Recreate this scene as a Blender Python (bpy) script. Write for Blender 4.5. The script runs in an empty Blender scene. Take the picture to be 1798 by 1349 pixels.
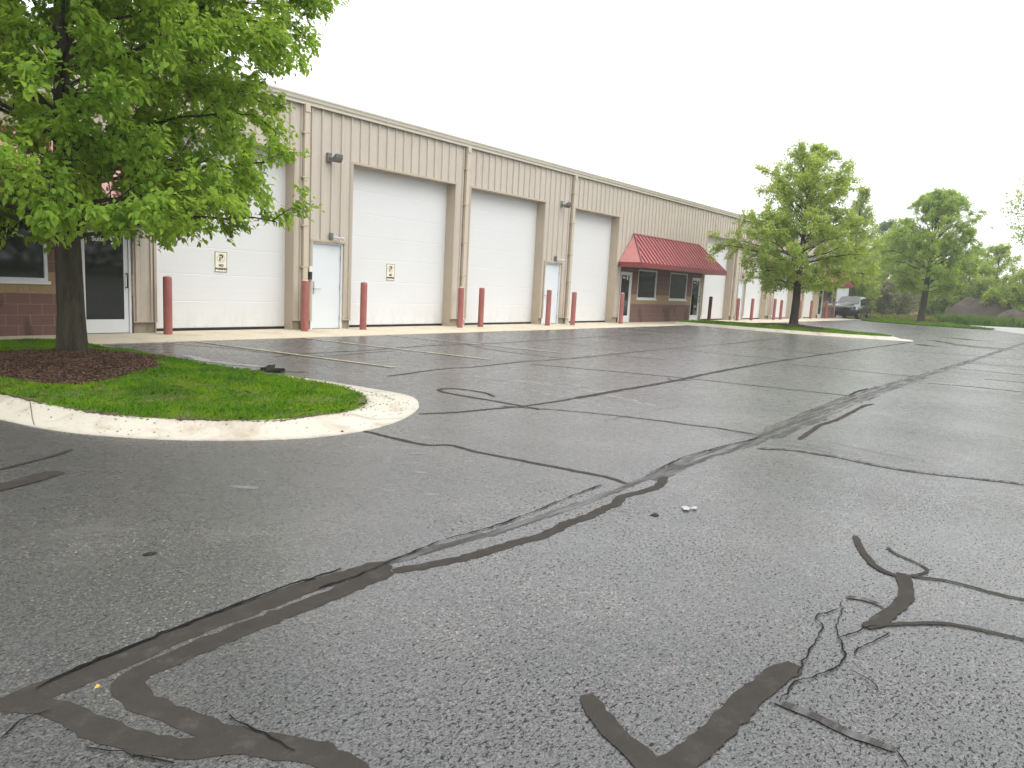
import bpy, math, random
import numpy as np
from mathutils import Vector, Matrix, noise as mnoise

R_ = math.radians
scene = bpy.context.scene
COL = scene.collection

# ---------------------------------------------------------------- camera
EYE = 1.489
cam_data = bpy.data.cameras.new('camera')
cam_data.sensor_fit = 'HORIZONTAL'; cam_data.sensor_width = 36.0
cam_data.lens = 1288.25 / 1798 * 36.0
cam_data.clip_start = 0.05; cam_data.clip_end = 3000
cam = bpy.data.objects.new('camera', cam_data); COL.objects.link(cam)
cam.matrix_world = Matrix(((0.620308, 0.076538, -0.780615, 0),
                           (-0.782608, 0.12686, -0.609452, 0),
                           (0.052383, 0.988963, 0.138591, EYE),
                           (0, 0, 0, 1)))
scene.camera = cam

# ---------------------------------------------------------------- sky, sun, exposure
SUN_EL, SUN_AZ = R_(50), R_(172)
world = bpy.data.worlds.new('World'); scene.world = world; world.use_nodes = True
wn, wl = world.node_tree.nodes, world.node_tree.links
wn.clear()
sky = wn.new('ShaderNodeTexSky'); sky.sky_type = 'NISHITA'; sky.sun_disc = False
sky.sun_elevation = SUN_EL; sky.sun_rotation = SUN_AZ; sky.air_density = 1.0; sky.dust_density = 6.0
hsv = wn.new('ShaderNodeHueSaturation'); hsv.inputs['Saturation'].default_value = 0.12
mixc = wn.new('ShaderNodeMix'); mixc.data_type = 'RGBA'; mixc.inputs[0].default_value = 0.80
mixc.inputs[7].default_value = (16.6, 16.9, 17.2, 1)      # even cloud layer
wbg = wn.new('ShaderNodeBackground'); wbg.inputs['Strength'].default_value = 0.10
wout = wn.new('ShaderNodeOutputWorld')
wl.new(sky.outputs[0], hsv.inputs['Color']); wl.new(hsv.outputs[0], mixc.inputs[6])
wtc = wn.new('ShaderNodeTexCoord'); wsp = wn.new('ShaderNodeSeparateXYZ'); wl.new(wtc.outputs['Generated'], wsp.inputs[0])
wmr = wn.new('ShaderNodeMapRange'); wmr.inputs[3].default_value = .92; wmr.inputs[4].default_value = 1.45; wl.new(wsp.outputs[2], wmr.inputs[0])
wmul = wn.new('ShaderNodeVectorMath'); wmul.operation = 'SCALE'; wl.new(mixc.outputs[2], wmul.inputs[0]); wl.new(wmr.outputs[0], wmul.inputs['Scale'])   # overcast: brighter overhead
wl.new(wmul.outputs[0], wbg.inputs['Color']); wl.new(wbg.outputs[0], wout.inputs[0])
sun_data = bpy.data.lights.new('sun', 'SUN'); sun_data.energy = 1.0; sun_data.angle = R_(35)
sun_data.color = (1.0, 0.97, 0.92)
sun = bpy.data.objects.new('sun', sun_data); COL.objects.link(sun)
sd = Vector((math.sin(SUN_AZ) * math.cos(SUN_EL), math.cos(SUN_AZ) * math.cos(SUN_EL), math.sin(SUN_EL)))
sun.rotation_euler = sd.to_track_quat('Z', 'Y').to_euler()
sun.location = (0, -10, 40)
scene.view_settings.view_transform = 'Standard'
scene.view_settings.look = 'None'
scene.view_settings.exposure = 0.16
scene.view_settings.gamma = 1.0
scene.cycles.use_denoising = True
scene.cycles.max_bounces = 8
scene.cycles.diffuse_bounces = 6
scene.cycles.transmission_bounces = 6
scene.cycles.transparent_max_bounces = 4

# ---------------------------------------------------------------- object helpers
def tag(o, label=None, cat=None, group=None, kind=None):
    if label: o['label'] = label
    if cat: o['category'] = cat
    if group: o['group'] = group
    if kind: o['kind'] = kind
    return o

def empty(name, loc, label, cat, group=None, rz=0):
    o = bpy.data.objects.new(name, None); COL.objects.link(o)
    o.location = loc; o.rotation_euler = (0, 0, rz); o.empty_display_size = 0.2
    return tag(o, label, cat, group)

class MB:
    """collects boxes, prisms, tubes and sheets into one mesh"""
    def __init__(s): s.v = []; s.f = []; s.sm = []
    def add(s, vs, fs, smooth=False):
        b = len(s.v); s.v += [tuple(p) for p in vs]
        for f in fs: s.f.append(tuple(b + i for i in f)); s.sm.append(smooth)
    def box(s, x0, x1, y0, y1, z0, z1):
        s.add([(x0,y0,z0),(x1,y0,z0),(x1,y1,z0),(x0,y1,z0),(x0,y0,z1),(x1,y0,z1),(x1,y1,z1),(x0,y1,z1)],
              [(0,3,2,1),(4,5,6,7),(0,1,5,4),(1,2,6,5),(2,3,7,6),(3,0,4,7)])
    def quad(s, a, b, c, d): s.add([a,b,c,d], [(0,1,2,3)])
    def tube(s, pts, rad, n=8, cap=True, smooth=True):
        pts = [Vector(p) for p in pts]
        if not hasattr(rad, '__len__'): rad = [rad]*len(pts)
        vs = []; ref = Vector((0,0,1))
        t0 = (pts[-1]-pts[0]).normalized()
        if abs(t0.z) > .8: ref = Vector((1,0,0))
        for i, p in enumerate(pts):
            t = (pts[min(i+1,len(pts)-1)] - pts[max(i-1,0)]).normalized()
            a = t.cross(ref).normalized(); b = t.cross(a)
            for k in range(n):
                th = 2*math.pi*k/n
                vs.append(p + rad[i]*(math.cos(th)*a + math.sin(th)*b))
        fs = []
        for i in range(len(pts)-1):
            for k in range(n):
                fs.append((i*n+k, i*n+(k+1)%n, (i+1)*n+(k+1)%n, (i+1)*n+k))
        s.add(vs, fs, smooth)
        if cap:
            s.add([vs[k] for k in range(n)], [tuple(range(n))]); 
            s.add([vs[(len(pts)-1)*n+k] for k in range(n)], [tuple(reversed(range(n)))])
    def lathe(s, prof, n=24, c=(0,0,0), smooth=True):
        vs = []; fs = []
        for r, z in prof:
            for k in range(n):
                th = 2*math.pi*k/n
                vs.append((c[0]+r*math.cos(th), c[1]+r*math.sin(th), c[2]+z))
        m = len(prof)
        for i in range(m-1):
            for k in range(n): fs.append((i*n+k, i*n+(k+1)%n, (i+1)*n+(k+1)%n, (i+1)*n+k))
        s.add(vs, fs, smooth)
        s.add([vs[(m-1)*n+k] for k in range(n)], [tuple(range(n))])
        s.add([vs[k] for k in range(n)], [tuple(reversed(range(n)))])
    def wheel(s, c, prof, n=24):          # lathe about the Y axis
        vs = []; fs = []
        for r, y in prof:
            for k in range(n):
                th = 2*math.pi*k/n
                vs.append((c[0]+r*math.cos(th), c[1]+y, c[2]+r*math.sin(th)))
        m = len(prof)
        for i in range(m-1):
            for k in range(n): fs.append((i*n+k, (i+1)*n+k, (i+1)*n+(k+1)%n, i*n+(k+1)%n))
        s.add(vs, fs, True)
    def build(s, name, mat, parent=None, label=None, loc=None):
        me = bpy.data.meshes.new(name)
        me.from_pydata(s.v, [], s.f)
        me.polygons.foreach_set('use_smooth', s.sm)
        me.update(); me.materials.append(mat)
        o = bpy.data.objects.new(name, me); COL.objects.link(o)
        if parent: o.parent = parent
        if loc: o.location = loc
        if label: o['label'] = label
        return o

def mesh_np(name, V, F, mat, parent=None, smooth=False):
    """fast mesh from an (n,3) array and an (m,k) index array"""
    me = bpy.data.meshes.new(name)
    V = np.asarray(V, np.float32); F = np.asarray(F, np.int32)
    k = F.shape[1]
    me.vertices.add(len(V)); me.vertices.foreach_set('co', V.ravel())
    me.loops.add(F.size); me.loops.foreach_set('vertex_index', F.ravel())
    me.polygons.add(len(F)); me.polygons.foreach_set('loop_start', np.arange(0, F.size, k, dtype=np.int32))
    if smooth: me.polygons.foreach_set('use_smooth', np.ones(len(F), bool))
    me.update(calc_edges=True); me.validate()
    me.materials.append(mat)
    o = bpy.data.objects.new(name, me); COL.objects.link(o)
    if parent: o.parent = parent
    return o

def text_obj(name, body, size, mat, parent, loc, align='CENTER', bold=0.0):
    cu = bpy.data.curves.new(name, 'FONT'); cu.body = body; cu.size = size
    cu.align_x = align; cu.align_y = 'CENTER'; cu.extrude = 0.002; cu.offset = bold
    t = bpy.data.objects.new(name, cu); COL.objects.link(t)
    bpy.context.view_layer.update()
    me = bpy.data.meshes.new_from_object(t.evaluated_get(bpy.context.evaluated_depsgraph_get()))
    bpy.data.objects.remove(t)
    me.materials.clear(); me.materials.append(mat)
    o = bpy.data.objects.new(name, me); COL.objects.link(o)
    o.parent = parent; o.location = loc; o.rotation_euler = (R_(90), 0, 0)
    return o

# ---------------------------------------------------------------- material helpers
class M:
    def __init__(s, name):
        s.m = bpy.data.materials.new(name); s.m.use_nodes = True
        s.n = s.m.node_tree.nodes; s.l = s.m.node_tree.links
        s.b = s.n['Principled BSDF']; s.out = s.n['Material Output']
        s.tc = s.n.new('ShaderNodeTexCoord')
    def node(s, t, **kw):
        nd = s.n.new(t)
        for k, v in kw.items():
            if k.startswith('i_'):
                key = k[2:]; key = int(key) if key.isdigit() else key.replace('_', ' ')
                s.set(nd.inputs[key], v)
            else: setattr(nd, k, v)
        return nd
    def set(s, sock, v):
        if isinstance(v, bpy.types.NodeSocket): s.l.new(v, sock)
        elif hasattr(v, '__len__') and len(v) == 3 and sock.type == 'RGBA': sock.default_value = (*v, 1)
        else: sock.default_value = v
    def noise(s, scale, detail=4, rough=.55, vec=None, dist=0):
        nd = s.node('ShaderNodeTexNoise', i_Scale=scale, i_Detail=detail, i_Roughness=rough, i_Distortion=dist)
        s.l.new(vec if vec else s.tc.outputs['Object'], nd.inputs['Vector']); return nd.outputs[0]
    def voro(s, scale, vec=None, out=0, feature='F1'):
        nd = s.node('ShaderNodeTexVoronoi', feature=feature, i_Scale=scale)
        s.l.new(vec if vec else s.tc.outputs['Object'], nd.inputs['Vector']); return nd.outputs[out]
    def mapping(s, scale=(1,1,1), loc=(0,0,0), rot=(0,0,0)):
        nd = s.node('ShaderNodeMapping', i_Scale=scale, i_Location=loc, i_Rotation=rot)
        s.l.new(s.tc.outputs['Object'], nd.inputs['Vector']); return nd.outputs[0]
    def ramp(s, fac, a, b, lo=0, hi=1):
        nd = s.node('ShaderNodeMapRange', i_0=fac, i_1=a, i_2=b, i_3=lo, i_4=hi); return nd.outputs[0]
    def math(s, op, a, b=0.0, clamp=False):
        nd = s.node('ShaderNodeMath', operation=op, i_0=a, i_1=b, use_clamp=clamp); return nd.outputs[0]
    def mix(s, fac, a, b, blend='MIX'):
        nd = s.node('ShaderNodeMix', data_type='RGBA', blend_type=blend)
        s.set(nd.inputs[0], fac); s.set(nd.inputs[6], a); s.set(nd.inputs[7], b); return nd.outputs[2]
    def bump(s, h, strength=.3, dist=.01):
        nd = s.node('ShaderNodeBump', i_Strength=strength, i_Distance=dist, i_Height=h)
        s.l.new(nd.outputs[0], s.b.inputs['Normal']); return nd
    def base(s, c, rough=.5, spec=.5, metal=0):
        s.set(s.b.inputs['Base Color'], c); s.set(s.b.inputs['Roughness'], rough)
        s.b.inputs['Specular IOR Level'].default_value = spec; s.b.inputs['Metallic'].default_value = metal
        return s
    def sep(s):
        nd = s.node('ShaderNodeSeparateXYZ'); s.l.new(s.tc.outputs['Object'], nd.inputs[0]); return nd.outputs

def plain(name, c, rough=.5, spec=.5, metal=0, var=.12, scale=3):
    m = M(name)
    n = m.noise(scale, 5)
    m.base(m.mix(n, [x*(1-var) for x in c], [min(1, x*(1+var)) for x in c]), rough, spec, metal)
    return m.m

# asphalt ------------------------------------------------------------------
def mat_asphalt():
    m = M('asphalt')
    big = m.noise(.28, 5, .6); mid = m.noise(1.7, 5, .65); fine = m.noise(48, 6, .78)
    c = m.mix(m.ramp(big, .34, .66), (.045, .0455, .0475), (.074, .074, .0755))
    c = m.mix(m.ramp(mid, .35, .75), c, (.074, .0715, .069))
    # exposed aggregate: light and tan stone chips
    vc = m.node('ShaderNodeTexVoronoi', feature='F1', i_Scale=70.0)
    m.l.new(m.tc.outputs['Object'], vc.inputs['Vector'])
    sepc = m.node('ShaderNodeSeparateColor'); m.l.new(vc.outputs['Color'], sepc.inputs[0])
    wear = m.ramp(m.noise(.8, 5, .65), .42, .64)
    chip = m.math('MULTIPLY', m.ramp(sepc.outputs[0], .72, .76), m.ramp(vc.outputs['Distance'], .50, .34))
    chip = m.math('MULTIPLY', chip, m.ramp(wear, 0, 1, .12, .95))
    c = m.mix(chip, c, m.mix(sepc.outputs[1], (.15, .14, .13), (.30, .235, .18)))
    c = m.mix(m.math('MULTIPLY', m.ramp(fine, .44, .70), .55), c, (.13, .126, .122))
    c = m.mix(m.math('MULTIPLY', m.ramp(fine, .46, .30), .75), c, (.018, .018, .019))
    gv = m.node('ShaderNodeTexVoronoi', feature='F1', i_Scale=175.0); m.l.new(m.tc.outputs['Object'], gv.inputs['Vector'])
    gs = m.node('ShaderNodeSeparateColor'); m.l.new(gv.outputs['Color'], gs.inputs[0])
    grain = m.ramp(gs.outputs[0], 0, 1, .48, 1.55)
    vm = m.node('ShaderNodeVectorMath', operation='SCALE'); m.l.new(c, vm.inputs[0]); m.l.new(grain, vm.inputs['Scale'])
    c = vm.outputs[0]
    # dark pits, more of them on the worn camera side of the main seam
    s3 = m.sep()
    side = m.math('SUBTRACT', m.math('MULTIPLY', s3[0], .02), s3[1])          # > -2.4 on the open side
    coarse = m.math('ADD', m.ramp(side, -3.1, -1.9, .0, .032), m.ramp(m.noise(.55, 3), .35, .65, -.035, .03))
    pv = m.mapping((1.0, 2.0, 1.0), rot=(0, 0, .45))
    pit = m.ramp(m.math('ADD', m.noise(38, 2.5, .6, pv), coarse), .625, .66)
    pit2 = m.ramp(m.math('ADD', m.noise(80, 2, .6, pv), coarse), .665, .70)
    pits = m.math('MAXIMUM', pit, pit2)
    c = m.mix(m.math('MULTIPLY', pits, .9), c, (.011, .011, .011))
    # pale dried film in blotches
    film = m.math('MULTIPLY', m.ramp(m.noise(.8, 6, .65, dist=.6), .58, .74), .25)
    c = m.mix(film, c, (.22, .212, .205))
    m.base(c, m.math('ADD', m.ramp(m.noise(.45, 4, .6), .3, .7, .42, .55), m.math('MULTIPLY', pits, .3)), .22)
    stain = m.math('MULTIPLY', m.ramp(m.noise(1.15, 5, .6, m.mapping((.55, 1.3, 1), rot=(0, 0, .3)), .5), .60, .70), .65)
    c = m.mix(stain, c, (.020, .020, .021))
    # fine alligator cracking in a few patches
    ce = m.node('ShaderNodeTexVoronoi', feature='DISTANCE_TO_EDGE', i_Scale=7.0)
    wv = m.node('ShaderNodeVectorMath', operation='ADD'); m.l.new(m.tc.outputs['Object'], wv.inputs[0])
    nz = m.node('ShaderNodeTexNoise', i_Scale=9.0, i_Detail=3); m.l.new(m.tc.outputs['Object'], nz.inputs['Vector'])
    ws = m.node('ShaderNodeVectorMath', operation='SCALE'); m.l.new(nz.outputs['Color'], ws.inputs[0]); ws.inputs['Scale'].default_value = .16
    m.l.new(ws.outputs[0], wv.inputs[1]); m.l.new(wv.outputs[0], ce.inputs['Vector'])
    alli = m.math('MULTIPLY', m.ramp(ce.outputs['Distance'], .035, .012), m.ramp(m.noise(.62, 3, .5), .60, .66))
    alli = m.math('MULTIPLY', alli, m.ramp(m.noise(3.1, 2), .42, .52))
    c = m.mix(m.math('MULTIPLY', alli, .8), c, (.010, .010, .010))
    h = m.math('SUBTRACT', m.math('ADD', m.math('MULTIPLY', fine, .6), m.math('MULTIPLY', vc.outputs['Distance'], .4)), m.math('MULTIPLY', pits, 1.3))
    m.bump(h, .6, .005)
    wetn = m.ramp(m.noise(.33, 5, .65, dist=.5), .32, .68, .75, 1.0)
    m.b.inputs['Coat IOR'].default_value = 1.43; m.set(m.b.inputs['Coat Weight'], m.math('MULTIPLY', m.math('MULTIPLY', wetn, m.ramp(pits, 0, 1, 1, .1)), m.ramp(gs.outputs[0], .0, .6, .45, 1)))                                    # thin rain film
    m.set(m.b.inputs['Coat Roughness'], m.ramp(m.noise(6, 5, .7), .3, .7, .22, .36))
    cb = m.node('ShaderNodeBump', i_Strength=.12, i_Distance=.004, i_Height=h); m.l.new(cb.outputs[0], m.b.inputs['Coat Normal'])
    return m.m

def mat_seal(name, dark, worn):
    m = M(name)
    n = m.noise(9, 6, .7); n2 = m.noise(1.2, 3); n3 = m.noise(70, 4, .7)
    c = m.mix(m.ramp(n, .3, .7), dark, [x*1.35 for x in dark])
    c = m.mix(m.math('MULTIPLY', m.ramp(n, .55, .68), m.ramp(n2, .4, .6, .1, worn)), c, (.085, .083, .08))
    c = m.mix(m.math('MULTIPLY', m.ramp(n3, .6, .75), .3), c, (.12, .11, .10))
    m.base(c, m.ramp(n2, .3, .7, .66, .8), .12)
    m.b.inputs['IOR'].default_value = 1.3
    m.bump(n3, .25, .003)
    return m.m

def mat_seal_worn():
    m = M('crack_sealant_worn')
    st = m.noise(1.0, 6, .72, m.mapping((1.3, 17, 1)), .3); n3 = m.noise(70, 4, .7); n2 = m.noise(2.2, 4, .6)
    bare = m.math('MULTIPLY', m.ramp(st, .45, .58), m.ramp(n2, .30, .55, .25, 1))
    c = m.mix(bare, (.032, .029, .026), (.066, .065, .064))
    c = m.mix(m.math('MULTIPLY', m.ramp(n3, .52, .72), .5), c, (.13, .125, .12))
    c = m.mix(m.math('MULTIPLY', m.ramp(n3, .42, .30), .7), c, (.014, .014, .014))
    m.base(c, .6, .2); m.b.inputs['Coat IOR'].default_value = 1.35; m.b.inputs['Coat Roughness'].default_value = .32
    m.set(m.b.inputs['Coat Weight'], m.math('MULTIPLY', bare, .85)); m.bump(n3, .35, .004)
    return m.m

def mat_concrete(name, c1, c2, dirt, amount=.6, dscale=1.3):
    m = M(name)
    c = m.mix(m.noise(2.5, 6, .65), c1, c2)
    c = m.mix(m.math('MULTIPLY', m.ramp(m.noise(dscale, 7, .7, dist=.4), .50, .72), amount), c, dirt)
    c = m.mix(m.math('MULTIPLY', m.ramp(m.noise(34, 4, .7), .62, .72), .7), c, [x*.6 for x in dirt])
    m.base(c, .75, .35)
    m.bump(m.noise(60, 5, .7), .25, .004)
    return m.m

def mat_metal_wall():
    m = M('tan_siding')
    streak = m.noise(1.0, 5, .6, m.mapping((5, 5, .35)))
    c = m.mix(streak, (.48, .425, .36), (.57, .515, .445))
    z = m.sep()[2]
    grime = m.math('MULTIPLY', m.ramp(m.noise(2.2, 6, .7, m.mapping((1, 1, .6))), .4, .75), m.ramp(z, .2, 1.6, .6, .12))
    c = m.mix(grime, c, (.29, .24, .17))
    run = m.math('MULTIPLY', m.ramp(m.noise(1.0, 6, .7, m.mapping((9, 9, .22))), .55, .75), .35)
    c = m.mix(run, c, (.40, .34, .26))
    m.base(c, .42, .4); return m.m

def mat_white_panel():
    m = M('white_door_panel')
    n = m.noise(1.6, 5, .65, m.mapping((1, 1, .5)))
    c = m.mix(n, (.65, .655, .655), (.69, .695, .695))
    z = m.sep()[2]
    g = m.math('MULTIPLY', m.ramp(m.noise(5, 6, .7, m.mapping((1, 1, .35))), .45, .8), m.ramp(z, .05, .7, .55, 0))
    c = m.mix(g, c, (.46, .42, .30))
    m.base(c, .38, .45); return m.m

def mat_block():
    m = M('split_face_block')
    s = m.sep(); xyz = m.node('ShaderNodeCombineXYZ', i_0=s[0], i_1=s[2], i_2=0.0)
    bt = m.node('ShaderNodeTexBrick', i_Scale=1.0, offset=.5, squash=1.0)
    m.l.new(xyz.outputs[0], bt.inputs['Vector'])
    for k, v in (('Mortar Size', .006), ('Brick Width', .40), ('Row Height', .20), ('Mortar Smooth', .2), ('Bias', 0)):
        bt.inputs[k].default_value = v
    rnd = m.noise(26, 6, .75)
    red = m.mix(m.ramp(rnd, .3, .75), (.105, .060, .052), (.215, .140, .125))
    red = m.mix(m.noise(1.3, 3), red, (.185, .098, .082))
    tan = m.mix(m.ramp(rnd, .3, .75), (.24, .165, .09), (.40, .30, .18))
    band = m.math('MULTIPLY', m.math('GREATER_THAN', s[2], .80), m.math('LESS_THAN', s[2], 1.20))
    c = m.mix(band, red, tan)
    c = m.mix(bt.outputs['Fac'], c, m.mix(band, (.30, .19, .155), (.30, .22, .13)))
    # damp patches low on the wall
    damp = m.math('MULTIPLY', m.ramp(m.noise(1.1, 2, .4, m.mapping((1, 1, .45))), .58, .60), m.ramp(s[2], .55, .75, .55, 0))
    c = m.mix(damp, c, (.055, .028, .026))
    m.base(c, .8, .3)
    m.bump(m.math('SUBTRACT', rnd, m.math('MULTIPLY', bt.outputs['Fac'], .8)), .8, .012)
    return m.m

def mat_leaf(name, dark, light, yellow=(.22, .27, .02), trans=.35, clump=.9, spec=.2):
    m = M(name)
    g = m.node('ShaderNodeNewGeometry')
    r = g.outputs['Random Per Island']
    c = m.mix(r, dark, light)
    c = m.mix(m.math('MULTIPLY', m.ramp(m.noise(clump, 3), .45, .7), .55), c, yellow)
    m.base(c, .5, spec)
    t = m.node('ShaderNodeBsdfTranslucent'); m.l.new(m.mix(.5, c, yellow), t.inputs[0])
    mx = m.node('ShaderNodeMixShader', i_0=trans)
    m.l.new(m.b.outputs[0], mx.inputs[1]); m.l.new(t.outputs[0], mx.inputs[2])
    m.l.new(mx.outputs[0], m.out.inputs[0])
    return m.m

def mat_bark(name='bark', a=(.030, .024, .017), b=(.085, .075, .050)):
    m = M(name)
    n = m.noise(14, 6, .7, m.mapping((1, 1, .18)))
    c = m.mix(m.ramp(n, .35, .7), a, b)
    c = m.mix(m.math('MULTIPLY', m.ramp(m.noise(4, 3), .5, .7), .5), c, (.05, .062, .03))
    m.base(c, .85, .25); m.bump(n, .9, .03); return m.m

def mat_ground(name, a, b, c3, s1=1.5, s2=.3):
    m = M(name)
    c = m.mix(m.ramp(m.noise(s1, 6, .7), .3, .7), a, b)
    c = m.mix(m.math('MULTIPLY', m.ramp(m.noise(s2, 5, .6), .45, .65), .7), c, c3)
    m.base(c, .9, .2); m.bump(m.noise(20, 5, .7), .6, .03); return m.m

A_ASPH = mat_asphalt()
A_SEAL = mat_seal('crack_sealant_black', (.038, .034, .0300), .45)
A_SEALW = mat_seal_worn()
A_CRACK = plain('open_crack', (.010, .010, .010), .9, .1)
A_APRON = mat_concrete('apron_concrete', (.54, .475, .36), (.65, .58, .45), (.36, .27, .16), .6)
A_KERB = mat_concrete('kerb_concrete', (.45, .415, .35), (.56, .52, .44), (.27, .20, .12), .75, 2.2)
A_FOUND = mat_concrete('foundation_concrete', (.26, .23, .17), (.36, .32, .25), (.14, .12, .07), .7, 2)
A_ROADC = mat_concrete('wet_concrete_road', (.42, .42, .41), (.5, .5, .49), (.3, .3, .29), .4)
A_ROADC.node_tree.nodes['Principled BSDF'].inputs['Roughness'].default_value = .3
A_TAN = mat_metal_wall()
A_TRIM = plain('tan_trim', (.46, .39, .30), .45, .4, var=.08)
A_GUT = plain('pale_gutter', (.60, .56, .47), .4, .45, var=.07)
A_ROOF = plain('roof_sheet', (.45, .43, .38), .4, .5)
A_WHITE = mat_white_panel()
A_WDOOR = plain('white_door_paint', (.67, .705, .73), .35, .45, var=.03)
A_ALU = plain('white_aluminium', (.66, .68, .69), .35, .5, var=.05)
A_BLOCK = mat_block()
A_RED = plain('red_sheet_metal', (.52, .185, .18), .22, .6, var=.14, scale=2)
A_RED.node_tree.nodes['Principled BSDF'].inputs['Coat Weight'].default_value = 1.0
A_RED.node_tree.nodes['Principled BSDF'].inputs['Coat Roughness'].default_value = .15
A_REDD = plain('red_trim_metal', (.22, .042, .044), .38, .5, var=.12)
A_SOFF = plain('dark_soffit', (.20, .18, .16), .7, .3)  # even dark grey-brown underside of the awnings
A_GLASS = M('dark_glass').base((.012, .014, .012), .04, .6).m
A_BLACK = plain('black_plastic', (.015, .015, .016), .45, .4)
A_RUB = plain('black_rubber', (.020, .020, .020), .75, .3)
A_GREYM = plain('weathered_grey_metal', (.14, .14, .14), .5, .5)
A_STEEL = plain('brushed_steel', (.42, .40, .36), .35, .5, .8)
A_VINYL = plain('white_vinyl', (.85, .85, .84), .5, .3, var=.02)
A_DSP = plain('light_tan_downspout', (.54, .47, .37), .4, .45, var=.06)
A_PVC = plain('white_pipe', (.74, .71, .63), .5, .4)
A_LENS = plain('lamp_lens', (.55, .56, .57), .15, .6)
A_BARK = mat_bark(); A_BARK2 = mat_bark('dark_bark', (.034, .030, .024), (.085, .075, .060))

def mat_bollard(name, a, b):
    m = M(name)
    n = m.noise(3, 6, .7, m.mapping((2, 2, .6)))
    c = m.mix(m.ramp(n, .3, .7), a, b)
    c = m.mix(m.math('MULTIPLY', m.ramp(m.noise(30, 5, .7), .64, .72), .6), c, (.12, .05, .04))
    z = m.sep()[2]
    c = m.mix(m.math('MULTIPLY', m.ramp(z, 0, .22, .6, 0), m.noise(8, 4)), c, (.30, .075, .03))
    m.base(c, .55, .35); m.bump(m.noise(40, 4), .15, .004); return m.m
A_BOLL = mat_bollard('faded_red_paint', (.27, .085, .075), (.38, .145, .125))
A_BOLLD = mat_bollard('dark_maroon_paint', (.085, .022, .024), (.12, .035, .034))
A_CONC = plain('pale_concrete_fill', (.58, .42, .36), .8, .2)

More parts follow.
